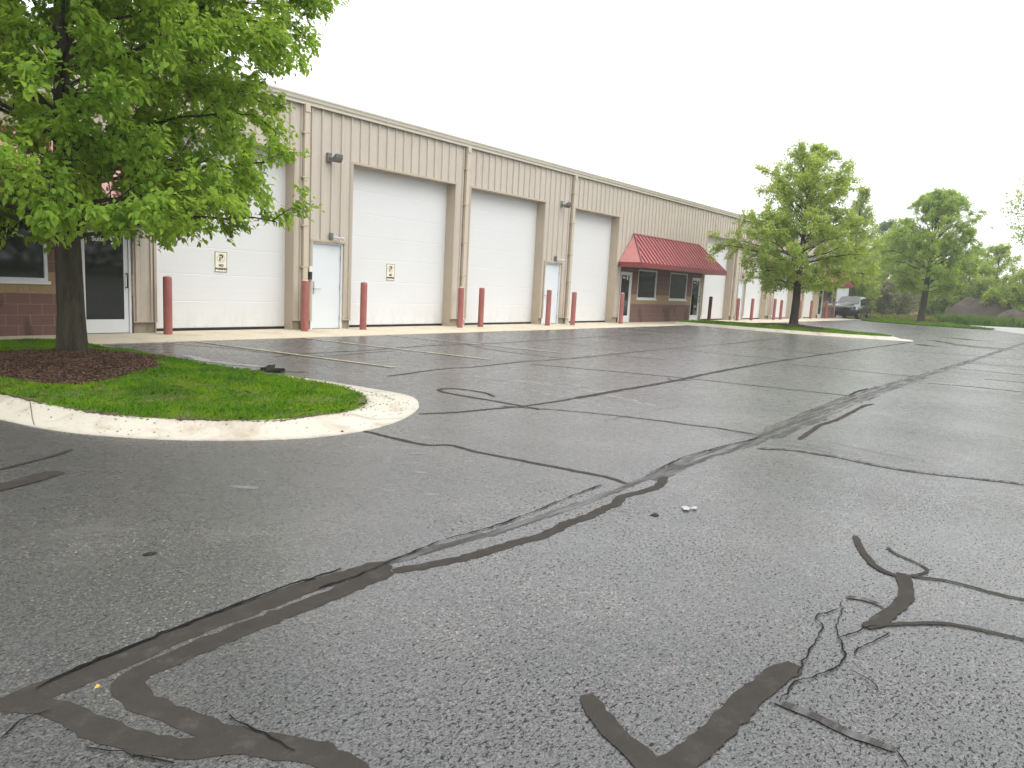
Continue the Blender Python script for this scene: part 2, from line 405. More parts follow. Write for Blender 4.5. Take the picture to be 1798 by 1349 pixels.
# ---------------------------------------------------------------- data measured on the ground, metres
SEAL = [
 ('seam_a', 0.13, [(0.757, 2.652), (0.86, 2.664), (1.034, 2.692), (1.207, 2.718), (1.448, 2.747), (1.683, 2.754), (1.92, 2.764), (2.236, 2.748), (2.508, 2.718)]),
 ('seam_a2', 0.07, [(2.508, 2.718), (2.824, 2.697), (3.205, 2.651), (3.667, 2.617), (4.167, 2.598), (4.722, 2.605), (5.193, 2.617)]),
 ('seam_a3', 0.16, [(5.13, 2.583), (5.831, 2.624), (6.426, 2.62), (7.006, 2.572), (7.667, 2.551)]),
 ('seam_a4', 0.3, [(7.667, 2.551), (8.793, 2.576), (10.175, 2.634), (11.829, 2.676), (14.11, 2.663), (17.12, 2.623)]),
 ('seam_a5', 0.18, [(17.12, 2.623), (19.59, 2.554), (22.99, 2.493), (27.62, 2.41), (38.46, 2.222), (53.17, 1.984)]),
 ('seam_b', 0.108, [(1.348, 1.532), (1.319, 1.712), (1.273, 1.824), (1.216, 1.923), (1.176, 2.057), (1.134, 2.194), (1.109, 2.336), (1.1, 2.461), (1.118, 2.532), (1.179, 2.568), (1.338, 2.583), (1.535, 2.595), (1.706, 2.616), (1.939, 2.618), (2.283, 2.633), (2.453, 2.615)]),
 ('seam_b2', 0.075, [(2.463, 2.626), (2.64, 2.558), (2.804, 2.508), (2.997, 2.472), (3.216, 2.446), (3.495, 2.404), (3.775, 2.428), (4.012, 2.408), (4.349, 2.434), (4.554, 2.485), (4.801, 2.457), (5.0, 2.442), (5.213, 2.512), (5.303, 2.522)]),
 ('seam_c', 0.1, [(0.745, 2.721), (0.822, 2.65), (0.883, 2.533), (0.922, 2.411), (0.949, 2.267), (0.996, 2.14), (1.09, 2.005), (1.223, 1.903)]),
 ('c_curb', 0.055, [(4.563, 5.317), (4.564, 4.844), (4.604, 4.519), (4.765, 4.391), (4.744, 4.099), (4.808, 3.705), (4.885, 3.176), (4.92, 2.874), (4.869, 2.64)]),
 ('j1a', 0.06, [(5.605, 5.648), (5.939, 5.494), (6.57, 5.355), (7.111, 5.261), (8.068, 5.228)]),
 ('j1', 0.1, [(8.068, 5.228), (9.167, 5.268), (11.027, 5.286), (12.95, 5.422), (16.28, 5.521), (19.59, 5.499), (23.34, 5.441), (27.42, 5.334), (31.15, 5.295)]),
 ('j2', 0.06, [(7.34, 8.077), (8.769, 8.279), (9.394, 8.204), (10.994, 8.326)]),
 ('j2b', 0.12, [(10.994, 8.326), (12.35, 8.2), (14.26, 8.264), (17.29, 8.366), (21.37, 8.322), (24.29, 8.501), (26.5, 8.675)]),
 ('j3', 0.05, [(7.268, 10.854), (8.36, 11.056), (9.421, 11.038), (10.272, 11.156), (11.562, 11.286), (13.11, 11.128), (15.5, 11.217), (18.49, 11.328), (21.02, 11.396), (25.05, 11.723)]),
 ('j3b', 0.04, [(6.792, 13.41), (7.305, 12.34), (7.527, 11.415), (8.021, 10.606), (9.148, 10.717), (9.96, 10.815)]),
 ('k1', 0.04, [(12.46, 11.085), (12.12, 9.799), (12.23, 8.257)]),
 ('k2', 0.05, [(10.714, 7.98), (10.96, 7.39), (11.279, 6.51), (11.658, 5.383), (11.887, 4.178), (12.14, 2.917), (12.25, 2.778)]),
 ('k3', 0.05, [(18.35, 11.182), (18.53, 10.031), (18.9, 8.864)]),
 ('k4', 0.04, [(15.2, 10.996), (15.52, 9.653)]),
 ('k5', 0.04, [(13.91, 8.055), (14.33, 7.042)]),
 ('k6', 0.05, [(17.05, 8.168), (17.24, 6.687), (17.42, 5.322)]),
 ('k7', 0.05, [(19.94, 8.14), (20.41, 6.803), (20.44, 5.408)]),
 ('k8', 0.05, [(16.42, 5.106), (16.6, 3.821), (16.65, 2.699)]),
 ('k9', 0.05, [(15.63, 2.303), (15.87, 1.576), (15.96, 0.814), (15.99, -0.015)]),
 ('k10', 0.05, [(20.03, 2.439), (20.06, 1.071), (20.08, 0.03)]),
 ('k11', 0.09, [(17.88, 1.606), (18.05, 0.945)]),
 ('k12', 0.05, [(22.15, 2.626), (22.79, 1.242), (23.35, 0.066)]),
 ('k13', 0.05, [(24.78, 5.029), (25.66, 3.099), (26.09, 1.448)]),
 ('k14', 0.04, [(33.97, 6.649), (40.07, 6.368), (47.29, 5.86), (55.23, 5.152)]),
 ('s6', 0.07, [(7.019, 2.406), (7.207, 2.193), (7.266, 1.994), (7.285, 1.686), (7.226, 1.377), (7.245, 1.101), (7.375, 0.765), (7.566, 0.289), (7.756, -0.105)]),
 ('s6l', 0.04, [(6.78, 5.441), (6.921, 5.203), (7.198, 4.733), (7.405, 4.232), (7.546, 3.789), (7.602, 3.462), (7.725, 2.98), (7.712, 2.658)]),
 ('s7', 0.055, [(7.852, 2.266), (8.487, 2.324), (8.963, 2.366), (9.588, 2.337), (10.55, 2.369), (11.21, 2.391), (11.513, 2.353)]),
 ('s7b', 0.05, [(12.25, 2.844), (12.84, 2.874), (13.46, 2.841)]),
 ('s8', 0.05, [(7.243, 5.933), (7.383, 6.227), (7.313, 6.677), (7.087, 6.759), (6.963, 6.608), (6.944, 6.236), (6.979, 5.694), (6.98, 5.162), (6.958, 4.993)]),
 ('s9', 0.05, [(11.409, 5.527), (11.167, 5.355), (11.507, 5.156)]),
 ('r1', 0.085, [(2.179, 1.283), (2.102, 1.159), (2.036, 1.052), (1.996, 0.966), (1.946, 0.88)]),
 ('r2', 0.1, [(1.934, 0.893), (2.097, 0.856), (2.278, 0.837), (2.516, 0.83), (2.712, 0.816), (2.965, 0.777)]),
 ('r3', 0.05, [(2.631, 0.745), (2.637, 0.624), (2.613, 0.501), (2.615, 0.428), (2.607, 0.338)]),
 ('r4', 0.045, [(4.918, 1.011), (4.635, 0.902), (4.468, 0.818), (4.392, 0.742), (4.367, 0.646)]),
 ('r5', 0.02, [(4.84, 0.81), (4.741, 0.737), (4.681, 0.636), (4.595, 0.555), (4.472, 0.586), (4.359, 0.664)]),
 ('r6', 0.075, [(4.425, 0.654), (4.246, 0.596), (4.03, 0.567), (3.783, 0.591), (3.549, 0.64)]),
 ('r7', 0.03, [(4.402, 0.644), (4.498, 0.452), (4.491, 0.292), (4.499, 0.098), (4.515, -0.095)]),
 ('r8', 0.028, [(3.578, 0.634), (3.753, 0.488), (3.867, 0.364), (3.917, 0.232), (3.945, 0.063), (3.946, -0.107)]),
 ('r9', 0.04, [(3.844, 0.8), (3.879, 0.728), (3.856, 0.631)]),
 ('l1', 0.16, [(1.522, 5.349), (1.697, 5.404), (1.859, 5.485), (2.001, 5.538)]),
 ('l2', 0.04, [(1.731, 5.828), (1.898, 5.913), (2.114, 5.999), (2.324, 6.135)]),
]
HAIR = [
 [(2.894, 0.744), (3.096, 0.76), (3.356, 0.782), (3.491, 0.845), (3.573, 0.821), (3.664, 0.781)],
 [(3.76, 0.792), (3.409, 0.727), (3.179, 0.64), (2.976, 0.658), (2.828, 0.723), (2.639, 0.726)],
 [(3.237, 0.614), (3.338, 0.615), (3.452, 0.571), (3.569, 0.548)],
 [(3.607, 0.604), (3.454, 0.666), (3.321, 0.704)],
 [(2.614, 0.339), (2.544, 0.292)],
 [(1.237, 2.093), (1.257, 1.957), (1.283, 1.779)],
 [(0.879, 2.72), (1.081, 2.759), (1.328, 2.788), (1.664, 2.813), (1.968, 2.833), (2.294, 2.821)],
 [(2.068, 2.706), (2.416, 2.702), (2.886, 2.759), (3.371, 2.701), (3.936, 2.722), (4.732, 2.759)],
 [(5.291, 2.669), (6.033, 2.72), (6.711, 2.684), (7.526, 2.591)],
 [(0.708, 2.483), (0.783, 2.533), (0.86, 2.518)],
 [(0.878, 2.259), (0.934, 2.117), (0.989, 1.984)],
 [(8.03, 2.71), (9.954, 2.79), (12.629, 2.868), (14.075, 2.839)],
 [(7.357, 4.053), (7.586, 3.595), (7.711, 3.105), (7.587, 2.613), (7.651, 2.221), (7.559, 1.756)],
 [(8.009, 2.04), (7.859, 1.512), (7.772, 1.001)],
 [(7.336, 2.405), (7.46, 2.051), (7.371, 1.76)],
 [(6.976, 4.126), (7.88, 4.115), (8.663, 4.044)],
 [(3.083, 0.577), (3.037, 0.503), (2.984, 0.471)],
]


def catmull(pts, step):
    P = [np.array(p, float) for p in pts]
    P = [2*P[0]-P[1]] + P + [2*P[-1]-P[-2]]
    out = []
    for i in range(1, len(P)-2):
        n = max(2, int(np.linalg.norm(P[i+1]-P[i]) / step))
        for k in range(n):
            t = k/n
            a, b, c, d = P[i-1], P[i], P[i+1], P[i+2]
            out.append(.5*((2*b)+(-a+c)*t+(2*a-5*b+4*c-d)*t*t+(-a+3*b-3*c+d)*t**3))
    out.append(P[-2]); return np.array(out)

def resample(pts, n):
    pts = np.array(pts, float); d = np.r_[0, np.cumsum(np.linalg.norm(np.diff(pts, axis=0), axis=1))]
    s = np.linspace(0, d[-1], n)
    return np.stack([np.interp(s, d, pts[:, k]) for k in range(pts.shape[1])], 1)

def ribbon(mb, pts, width, z, seed, rough=.16, lat=.0, ends=True):
    rng = np.random.default_rng(seed)
    dist = np.linalg.norm(np.array(pts).mean(0))
    step = max(.035, min(.3, dist*.008))
    P = catmull(pts, step) if len(pts) > 2 else resample(pts, max(2, int(np.linalg.norm(np.subtract(pts[1], pts[0]))/step)))
    n = len(P)
    T = np.gradient(P, axis=0); T /= np.linalg.norm(T, axis=1)[:, None]+1e-9
    N = np.stack([-T[:, 1], T[:, 0]], 1)
    def sm(a, k):
        return np.convolve(np.r_[[a[0]]*k, a, [a[-1]]*k], np.ones(2*k+1)/(2*k+1), 'valid')
    ja = rng.normal(0, rough, n)*.5 + sm(rng.normal(0, 1, n), 3)*rough*1.6
    jb = rng.normal(0, rough, n)*.5 + sm(rng.normal(0, 1, n), 3)*rough*1.6
    off = sm(rng.normal(0, 1, n), 2)*lat + rng.normal(0, 1, n)*lat*.4
    wa = width*.5*(1+ja); wb = width*.5*(1+jb)
    if ends and n > 4:
        e = np.minimum(1, .62+np.minimum(np.arange(n), np.arange(n)[::-1])*.3); wa *= e; wb *= e
    A = P + N*(wa+off)[:, None]; B = P - N*(wb-off)[:, None]
    vs = [(a[0], a[1], z) for a in A] + [(b[0], b[1], z) for b in B]
    fs = [(i, n+i, n+i+1, i+1) for i in range(n-1)]
    fs = [tuple(reversed(f)) for f in fs]
    mb.add([vs[k] for k in range(2*n)], [f[::-1] for f in fs])

def struct(o): o['kind'] = 'structure'; return o

# ---------------------------------------------------------------- ground, lot, apron, road
D = 15.516
def flat(name, poly, z, mat, kind=True):
    mb = MB(); mb.add([(x, y, z) for x, y in poly], [tuple(range(len(poly)))])
    o = mb.build(name, mat)
    return struct(o) if kind else o

A_FIELD = mat_ground('field', (.035, .055, .018), (.07, .085, .03), (.10, .085, .05))
flat('ground', [(-260, -260), (300, -260), (300, 260), (-260, 260)], -.06, A_FIELD)
lot = flat('parking_lot', [(-45, -40), (52, -40), (50, 1), (52.05, 3.07), (56.35, 4.88), (55.4, 6.9), (55.6, 9.25), (55.8, 11.75), (57.6, 13.2), (61, 13.5), (67, 13.7), (78, 17.5), (78, 34), (59.5, 34), (59.5, 13.68), (-45, 13.68)], 0.0, A_ASPH)
flat('back_road', [(50, 1), (52, -40), (72, -40), (75, -6), (70.5, 2.5), (68.7, 4.1), (67, 6.1), (65.7, 7.4), (62.1, 7.0), (56.36, 4.88), (52.06, 3.07)], -.006, A_ROADC)
mb = MB(); x = -30.0
while x < 59.3:
    x1 = min(x+3.05, 59.45)
    mb.box(x, x1-.012, 13.68, D+.30, -.12, .014); x = x1
struct(mb.build('sidewalk', A_APRON))

# kerb of the near island: outer and inner lines, resampled together
def isl_pairs(out_l, in_l, out_r, in_r, n1=46, n2=34):
    ol = resample(catmull(out_l, .08), n1); il = resample(catmull(in_l, .08), n1)
    o2 = resample(catmull(out_r, .08), n2); i2 = resample(catmull(in_r, .08), n2)
    return np.vstack([ol, o2[1:]]), np.vstack([il, i2[1:]])
def kerb(name, O, I, mat, zin):
    prof = [(0, -.02), (0, .012), (.42, .022), (.60, .05), (.84, zin-.012), (1.0, zin), (1.03, zin-.06)]
    V = []; n = len(O)
    for t, z in prof:
        for k in range(n):
            p = O[k]+(I[k]-O[k])*t
            w = .006*mnoise.noise(Vector((p[0]*1.3, p[1]*1.3, t*3)))
            V.append((p[0], p[1], z+(w if 0 < t < 1 else 0)))
    F = [(j*n+k, j*n+k+1, (j+1)*n+k+1, (j+1)*n+k) for j in range(len(prof)-1) for k in range(n-1)]
    o = mesh_np(name, V, [f[::-1] for f in F], mat, smooth=True)
    return struct(o)
O1L = [(1.75, 13.66), (1.8, 11.5), (1.95, 9.4), (2.296, 7.671), (2.484, 6.903), (2.743, 6.412), (3.036, 6.015), (3.382, 5.714), (3.70, 5.50), (4.05, 5.356), (4.563, 5.317), (5.147, 5.472), (5.765, 5.83), (6.038, 6.09)]
I1L = [(2.25, 13.66), (2.28, 11.5), (2.36, 9.6), (2.538, 8.447), (2.696, 7.474), (2.816, 7.033), (3.031, 6.55), (3.461, 6.06), (3.882, 5.79), (4.347, 5.733), (4.766, 5.755), (5.089, 5.915), (5.336, 6.185)]
O1R = [(6.038, 6.09), (6.283, 6.41), (6.359, 6.776), (6.31, 7.4), (6.2, 8.3), (6.0, 9.2), (5.75, 10.2), (5.65, 11.5), (5.62, 13.66)]
I1R = [(5.336, 6.185), (5.53, 6.55), (5.63, 6.95), (5.66, 7.5), (5.58, 8.3), (5.40, 9.0), (5.20, 9.7), (5.12, 10.5), (5.10, 11.5), (5.10, 13.66)]
O1, I1 = isl_pairs(O1L, I1L, O1R, I1R)
kerb('kerb', O1, I1, A_KERB, .115)
O2L = [(29.6, 14.4), (29.9, 12.5), (29.85, 10.8), (30.1, 9.0), (30.5, 7.6), (30.95, 6.4), (31.6, 5.35)]
I2L = [(30.0, 14.4), (30.3, 12.5), (30.35, 10.8), (30.55, 9.1), (30.95, 7.9), (31.4, 6.9), (31.95, 6.15)]
O2R = [(31.6, 5.35), (32.5, 5.5), (33.3, 6.3), (33.9, 8.0), (34.1, 10.5), (34.0, 14.4)]
I2R = [(31.95, 6.15), (32.5, 6.3), (32.9, 6.9), (33.4, 8.3), (33.6, 10.5), (33.5, 14.4)]
O2, I2 = isl_pairs(O2L, I2L, O2R, I2R, 30, 24)
kerb('kerb', O2, I2, A_KERB, .115)
A_JOINT = plain('dirty_kerb_joint', (.07, .055, .035), .9, .2)
def kerb_joint(O, I, k, zin, w=.011, skew=0):
    mb = MB(); P = []
    prof = [(-.01, .014), (.42, .024), (.60, .052), (.84, zin-.010), (1.01, zin+.002)]
    t = O[k+1]-O[k-1]; t = t/np.linalg.norm(t)
    for f, z in prof:
        p = O[k]+(I[k]-O[k])*f+t*(.02*mnoise.noise(Vector((f*5, k, 0)))+skew*f)
        P += [(p[0]-t[0]*w*.5, p[1]-t[1]*w*.5, z+.006), (p[0]+t[0]*w*.5, p[1]+t[1]*w*.5, z+.006)]
    mb.add(P, [(2*q, 2*q+1, 2*q+3, 2*q+2) for q in range(len(prof)-1)])
    return mb
KERB1 = [o for o in COL.objects if o.name == 'kerb'][0]
for k, sk in ((41, -.05), (26, .0), (20, .02), (10, 0), (52, .02)):
    kerb_joint(O1, I1, k, .115, .010, sk).build('kerb_joint', A_JOINT, KERB1)
A_CRUMB = plain('soil_crumb', (.085, .06, .038), .9, .2, var=.4, scale=30)
def crumbs(O, I, n, seed):
    rng = np.random.default_rng(seed); V = []; F = []
    for q in range(n):
        k = rng.integers(12, len(O)-3); u = rng.random()
        f = 1.02-abs(rng.normal(0, .16)) if u < .7 else rng.uniform(.05, 1)
        if rng.random() < .25: k = int(np.clip(rng.normal(46, 2.5), 12, len(O)-3)); f = rng.normal(.52, .16)
        f = min(max(f, .05), 1.02)
        p = O[k]+(O[k+1]-O[k])*rng.random(); i2 = I[k]+(I[k+1]-I[k])*rng.random(); p = p+(i2-p)*f
        z = np.interp(f, [0, .42, .60, .84, 1.0], [.012, .022, .05, .103, .115])
        r = rng.uniform(.003, .011)*(1.8 if rng.random() < .08 else 1); b = len(V)
        for d in ((1, 0, .2), (-.6, .8, .2), (-.5, -.9, .2), (0, 0, .9)):
            V.append((p[0]+d[0]*r*rng.uniform(.6, 1.5), p[1]+d[1]*r*rng.uniform(.6, 1.5), z+d[2]*r*.8))
        F += [(b, b+1, b+3), (b+1, b+2, b+3), (b+2, b, b+3)]
    o = mesh_np('soil_crumbs', V, F, A_CRUMB); return tag(o, 'crumbs of dark soil scattered over the near kerb', 'soil', kind='stuff')
crumbs(O1, I1, 800, 4)

def in_poly(P, poly):
    poly = np.array(poly); x, y = P[:, 0], P[:, 1]; r = np.zeros(len(P), bool)
    j = len(poly)-1
    for i in range(len(poly)):
        xi, yi = poly[i]; xj, yj = poly[j]
        c = ((yi > y) != (yj > y)) & (x < (xj-xi)*(y-yi)/(yj-yi+1e-12)+xi)
        r ^= c; j = i
    return r

def vnoise(P, s, seed=0):
    return np.array([mnoise.noise(Vector((p[0]*s+seed, p[1]*s, seed*1.7))) for p in P])

def h1(x, y): return \
        .105 + .035*np.exp(-(((x-4)/1.0)**2+((y-8.9)/1.5)**2)) + .13*np.exp(-(((x-3.9)/1.25)**2+((y-10.3)/1.45)**2))
def h1s(x, y):
    return h1(x, y)+.007
def h2(x, y): return .105 + .16*np.exp(-(((x-32.3)/1.1)**2+((y-10.2)/1.7)**2))
def h3(x, y): return .03 + .10*np.exp(-(((x-60.2)/3.0)**2+((y-9.9)/2.5)**2))

def terrain(name, poly, hf, mat, step=.18):
    poly = np.array(poly); lo, hi = poly.min(0), poly.max(0)
    xs = np.arange(lo[0], hi[0]+step, step); ys = np.arange(lo[1], hi[1]+step, step)
    X, Y = np.meshgrid(xs, ys); P = np.stack([X.ravel(), Y.ravel()], 1)
    ok = in_poly(P, poly).reshape(X.shape)
    Z = hf(X, Y)
    idx = -np.ones(X.shape, int); V = []
    need = np.zeros_like(ok)
    F = []
    cell = ok[:-1, :-1] | ok[1:, :-1] | ok[:-1, 1:] | ok[1:, 1:]
    cell &= (ok[:-1, :-1].astype(int)+ok[1:, :-1]+ok[:-1, 1:]+ok[1:, 1:]) >= 3
    for i, j in zip(*np.nonzero(cell)):
        q = []
        for a, b in ((i, j), (i, j+1), (i+1, j+1), (i+1, j)):
            if idx[a, b] < 0:
                idx[a, b] = len(V); V.append((X[a, b], Y[a, b], Z[a, b]+.012*mnoise.noise(Vector((X[a, b]*2.2, Y[a, b]*2.2, 0)))))
            q.append(idx[a, b])
        F.append(q)
    return mesh_np(name, V, F, mat, smooth=True)

A_LEAFD = mat_leaf('far_wood_leaf', (.05, .085, .03), (.09, .13, .05), (.11, .14, .05), .3, .1)
A_SOIL = mat_ground('turf_soil', (.095, .090, .040), (.17, .125, .080), (.115, .080, .052), 6, 1.2)
A_MULCHB = mat_ground('bark_mulch_bed', (.020, .012, .008), (.06, .034, .022), (.035, .020, .014), 14, 2)
I1p = I1 + (np.array([3.9, 9.5])-I1)*-.01
def ragged(I, c, a, b, s):
    d = I-np.array(c); u = d/np.linalg.norm(d, axis=1)[:, None]
    k = np.array([mnoise.noise(Vector((p[0]*s, p[1]*s, 3.3)))+.6*mnoise.noise(Vector((p[0]*s*3, p[1]*s*3, 1.3))) for p in I])
    return I+u*(a+b*k)[:, None]
I1p = ragged(resample(I1, 400), (3.9, 9.0), .020, .050, 2.3)
struct(terrain('island_soil', I1p, h1s, A_SOIL, .03))
struct(terrain('island_soil', I2, h2, A_SOIL, .14))
I3 = [(55.4, 6.9), (55.6, 9.25), (55.8, 11.75), (57.6, 13.2), (61, 13.5), (67, 13.7), (65.2, 12), (63.5, 10.2), (61, 7.6), (58.5, 6.0), (56.35, 4.88)]
struct(terrain('verge_soil', I3, h3, A_SOIL, .3))

def mulch_in(P, c, r, seed):
    th = np.arctan2(P[:, 1]-c[1], P[:, 0]-c[0])
    k = 1+.10*np.sin(3*th+seed)+.06*np.sin(7*th+2*seed)
    return (((P[:, 0]-c[0])/r[0])**2+((P[:, 1]-c[1])/r[1])**2) < k*k

def blades(name, label, poly, hf, n, hgt, wid, mat, seed, excl=None, patch=0.0, lean=.5):
    rng = np.random.default_rng(seed); poly = np.array(poly); lo, hi = poly.min(0), poly.max(0)
    P = rng.uniform(lo, hi, (int(n*1.9), 2)); P = P[in_poly(P, poly)][:n]
    if excl is not None: P = P[~mulch_in(P, *excl)]
    if patch > 0:
        v = vnoise(P, 1.3, seed)+.5*vnoise(P, 4.1, seed+3)
        e = .055*np.clip(.5+1.2*vnoise(P, 2.7, seed+5), 0, 1.3)
        near = np.zeros(len(P), bool)
        for q in poly[::1]: near |= ((P[:, 0]-q[0])**2+(P[:, 1]-q[1])**2) < (e+.012)**2
        P2 = P; P = P2[(~near | (rng.random(len(P2)) < .12)) & ((v < .20) | (rng.random(len(P2)) > patch*np.clip((v-.20)*2.6, 0, 1)))]
    m = len(P); z = hf(P[:, 0], P[:, 1])
    tuft = .75+.5*np.clip(vnoise(P, 2.3, seed+9)+.4, 0, 1)
    a = rng.uniform(0, 2*np.pi, m); h = hgt*rng.uniform(.55, 1.25, m)*tuft; w = wid*rng.uniform(.7, 1.3, m)*.5
    la = rng.uniform(0, 2*np.pi, m); ll = h*np.abs(rng.normal(0, lean, m))
    ax = np.stack([np.cos(a), np.sin(a), 0*a], 1)*w[:, None]
    B = np.stack([P[:, 0], P[:, 1], z-.008], 1)
    mid = B + np.stack([np.cos(la)*ll*.35, np.sin(la)*ll*.35, h*.6], 1)
    tip = B + np.stack([np.cos(la)*ll, np.sin(la)*ll, h*np.clip(1-.3*(ll/h), .4, 1)], 1)
    V = np.stack([B-ax, B+ax, mid+ax*.75, tip, mid-ax*.75], 1).reshape(-1, 3)
    F = np.arange(m)[:, None]*5+np.array([[0, 1, 2, 3, 4]])
    o = mesh_np(name, V, F, mat)
    return tag(o, label, 'grass', kind='stuff')

def mat_lawn():
    m = M('lawn_blade'); g = m.node('ShaderNodeNewGeometry'); r = g.outputs['Random Per Island']
    c = m.mix(r, (.075, .20, .012), (.18, .37, .020))
    c = m.mix(m.math('MULTIPLY', m.ramp(m.noise(1.7, 4, .6), .46, .64), .7), c, (.26, .42, .020))
    c = m.mix(m.math('MULTIPLY', m.ramp(m.noise(1.3, 3, .5, m.mapping(loc=(5, 3, 0))), .52, .62), .6), c, (.065, .16, .03))
    straw = m.math('MULTIPLY', m.ramp(m.noise(3.4, 5, .65), .59, .70), m.math('GREATER_THAN', r, .45))
    c = m.mix(m.math('MULTIPLY', straw, .9), c, (.40, .31, .14))
    m.base(c, .5, .1)
    t = m.node('ShaderNodeBsdfTranslucent'); m.l.new(c, t.inputs[0]); mx = m.node('ShaderNodeMixShader', i_0=.4)
    m.l.new(m.b.outputs[0], mx.inputs[1]); m.l.new(t.outputs[0], mx.inputs[2]); m.l.new(mx.outputs[0], m.out.inputs[0]); return m.m
A_GRASS = mat_lawn()
A_GRASS2 = mat_leaf('tall_grass_blade', (.055, .14, .02), (.11, .24, .035), (.20, .27, .04), .35, .5)
A_WEED = mat_leaf('meadow_weed', (.12, .17, .03), (.24, .27, .06), (.32, .24, .07), .3, .8)
MU1 = ((3.66, 10.05), (1.14, 1.50), 1.0)
MU2 = ((32.3, 10.2), (.95, 1.7), 2.0)
MU3 = ((60.3, 9.7), (1.6, 1.3), 3.0)
blades('lawn_grass', 'short green lawn on the near kerbed island', I1+(I1-np.array([3.9, 9.0]))*.004, h1s, 100000, .052, .0070, A_GRASS, 11, MU1, .93, .7)
blades('lawn_grass', 'short green lawn strip on the island under the middle tree', I2, h2, 30000, .075, .016, A_GRASS, 12, MU2, .3)
blades('lawn_grass', 'mown verge grass under the far round tree', I3, h3, 42000, .10, .03, A_GRASS, 13, MU3, .2)

def mulch(label, c, r, hf, n, size, seed):
    rng = np.random.default_rng(seed)
    g = [(c[0]+r[0]*1.02*math.cos(t)*k, c[1]+r[1]*1.02*math.sin(t)*k) for k in (1,) for t in np.linspace(0, 2*np.pi, 40)[:-1]]
    P = rng.uniform((c[0]-r[0]*1.2, c[1]-r[1]*1.2), (c[0]+r[0]*1.2, c[1]+r[1]*1.2), (n, 2)); P = P[mulch_in(P, c, r, seed % 7)]
    m = len(P); z = hf(P[:, 0], P[:, 1])+rng.uniform(.004, .032, m)
    L = size*rng.uniform(.4, 1.4, m); W = size*.28*rng.uniform(.5, 1.3, m); H = size*.12
    a = rng.uniform(0, 2*np.pi, m); e = rng.normal(0, .35, m)
    d = np.stack([np.cos(a)*np.cos(e), np.sin(a)*np.cos(e), np.sin(e)], 1)
    s = np.stack([-np.sin(a), np.cos(a), rng.normal(0, .3, m)], 1); u = np.cross(d, s)
    C = np.stack([P[:, 0], P[:, 1], z], 1)
    V = []
    for sx, sy, sz in ((-1,-1,-1),(1,-.6,-1),(1,.6,-1),(-1,1,-1),(-1,-1,1),(1,-.6,1),(1,.6,1),(-1,1,1)):
        V.append(C+d*(L*.5*sx)[:, None]+s*(W*.5*sy)[:, None]+u*(H*.5*sz))
    V = np.stack(V, 1).reshape(-1, 3)
    F = (np.arange(m)[:, None, None]*8+np.array([[0,3,2,1],[4,5,6,7],[0,1,5,4],[1,2,6,5],[2,3,7,6],[3,0,4,7]])[None]).reshape(-1, 4)
    mm = M('bark_chip'); gg = mm.node('ShaderNodeNewGeometry')
    mm.base(mm.mix(mm.ramp(gg.outputs['Random Per Island'], .0, 1.0), (.020, .013, .009), (.165, .092, .058)), .8, .3)
    o = mesh_np('bark_mulch', V, F, mm.m); return tag(o, label, 'mulch', kind='stuff')
def bed(c, r, hf, seed):
    rings = np.linspace(0, 1.03, 9); n = 36; V = []; F = []
    for i, k in enumerate(rings):
        for j in range(n):
            th = 2*np.pi*j/n; q = 1+.10*np.sin(3*th+seed)+.06*np.sin(7*th+2*seed)
            x, y = c[0]+r[0]*k*q*math.cos(th), c[1]+r[1]*k*q*math.sin(th)
            V.append((x, y, float(hf(x, y))+.016-.02*(k > 1)))
    for i in range(len(rings)-1):
        for j in range(n): F.append((i*n+j, (i+1)*n+j, (i+1)*n+(j+1) % n, i*n+(j+1) % n))
    return struct(mesh_np('mulch_bed', V, F, A_MULCHB, smooth=True))
bed(MU1[0], MU1[1], h1, 1.0); mulch('dark bark mulch round the trunk of the near tree', MU1[0], MU1[1], h1, 15000, .055, 1)
bed(MU2[0], MU2[1], h2, 2.0); mulch('dark bark mulch mound under the middle tree', MU2[0], MU2[1], h2, 2500, .09, 2)
bed(MU3[0], MU3[1], h3, 3.0); mulch('dark bark mulch under the far round tree', MU3[0], MU3[1], h3, 1200, .12, 3)

# ---------------------------------------------------------------- marks on the lot (children of the lot)
mbs, mbw = MB(), MB()
WORN = {'seam_a3', 'seam_a4', 'seam_a5', 'seam_a2', 's6', 's6l', 's9', 'r9', 'r3', 'k11', 'j3b', 'k14', 'j2b'}
for i, (nm, w, pts) in enumerate(SEAL):
    ribbon(mbw if nm in WORN else mbs, pts, w, .0012+.00012*i, 100+i, .12, .006 if w < .06 else .010)
# broad worn strip along the seam between its strands
mbs.build('crack_sealant', A_SEAL, lot); mbw.build('worn_sealant', A_SEALW, lot)
mb = MB()
for i, pts in enumerate(HAIR):
    ribbon(mb, pts, .013 if i in (6, 7, 8) else .0065, .0068+.00006*i, 300+i, .6, .007 if i in (6, 7, 8) else .011)
mb.build('open_crack', A_CRACK, lot)

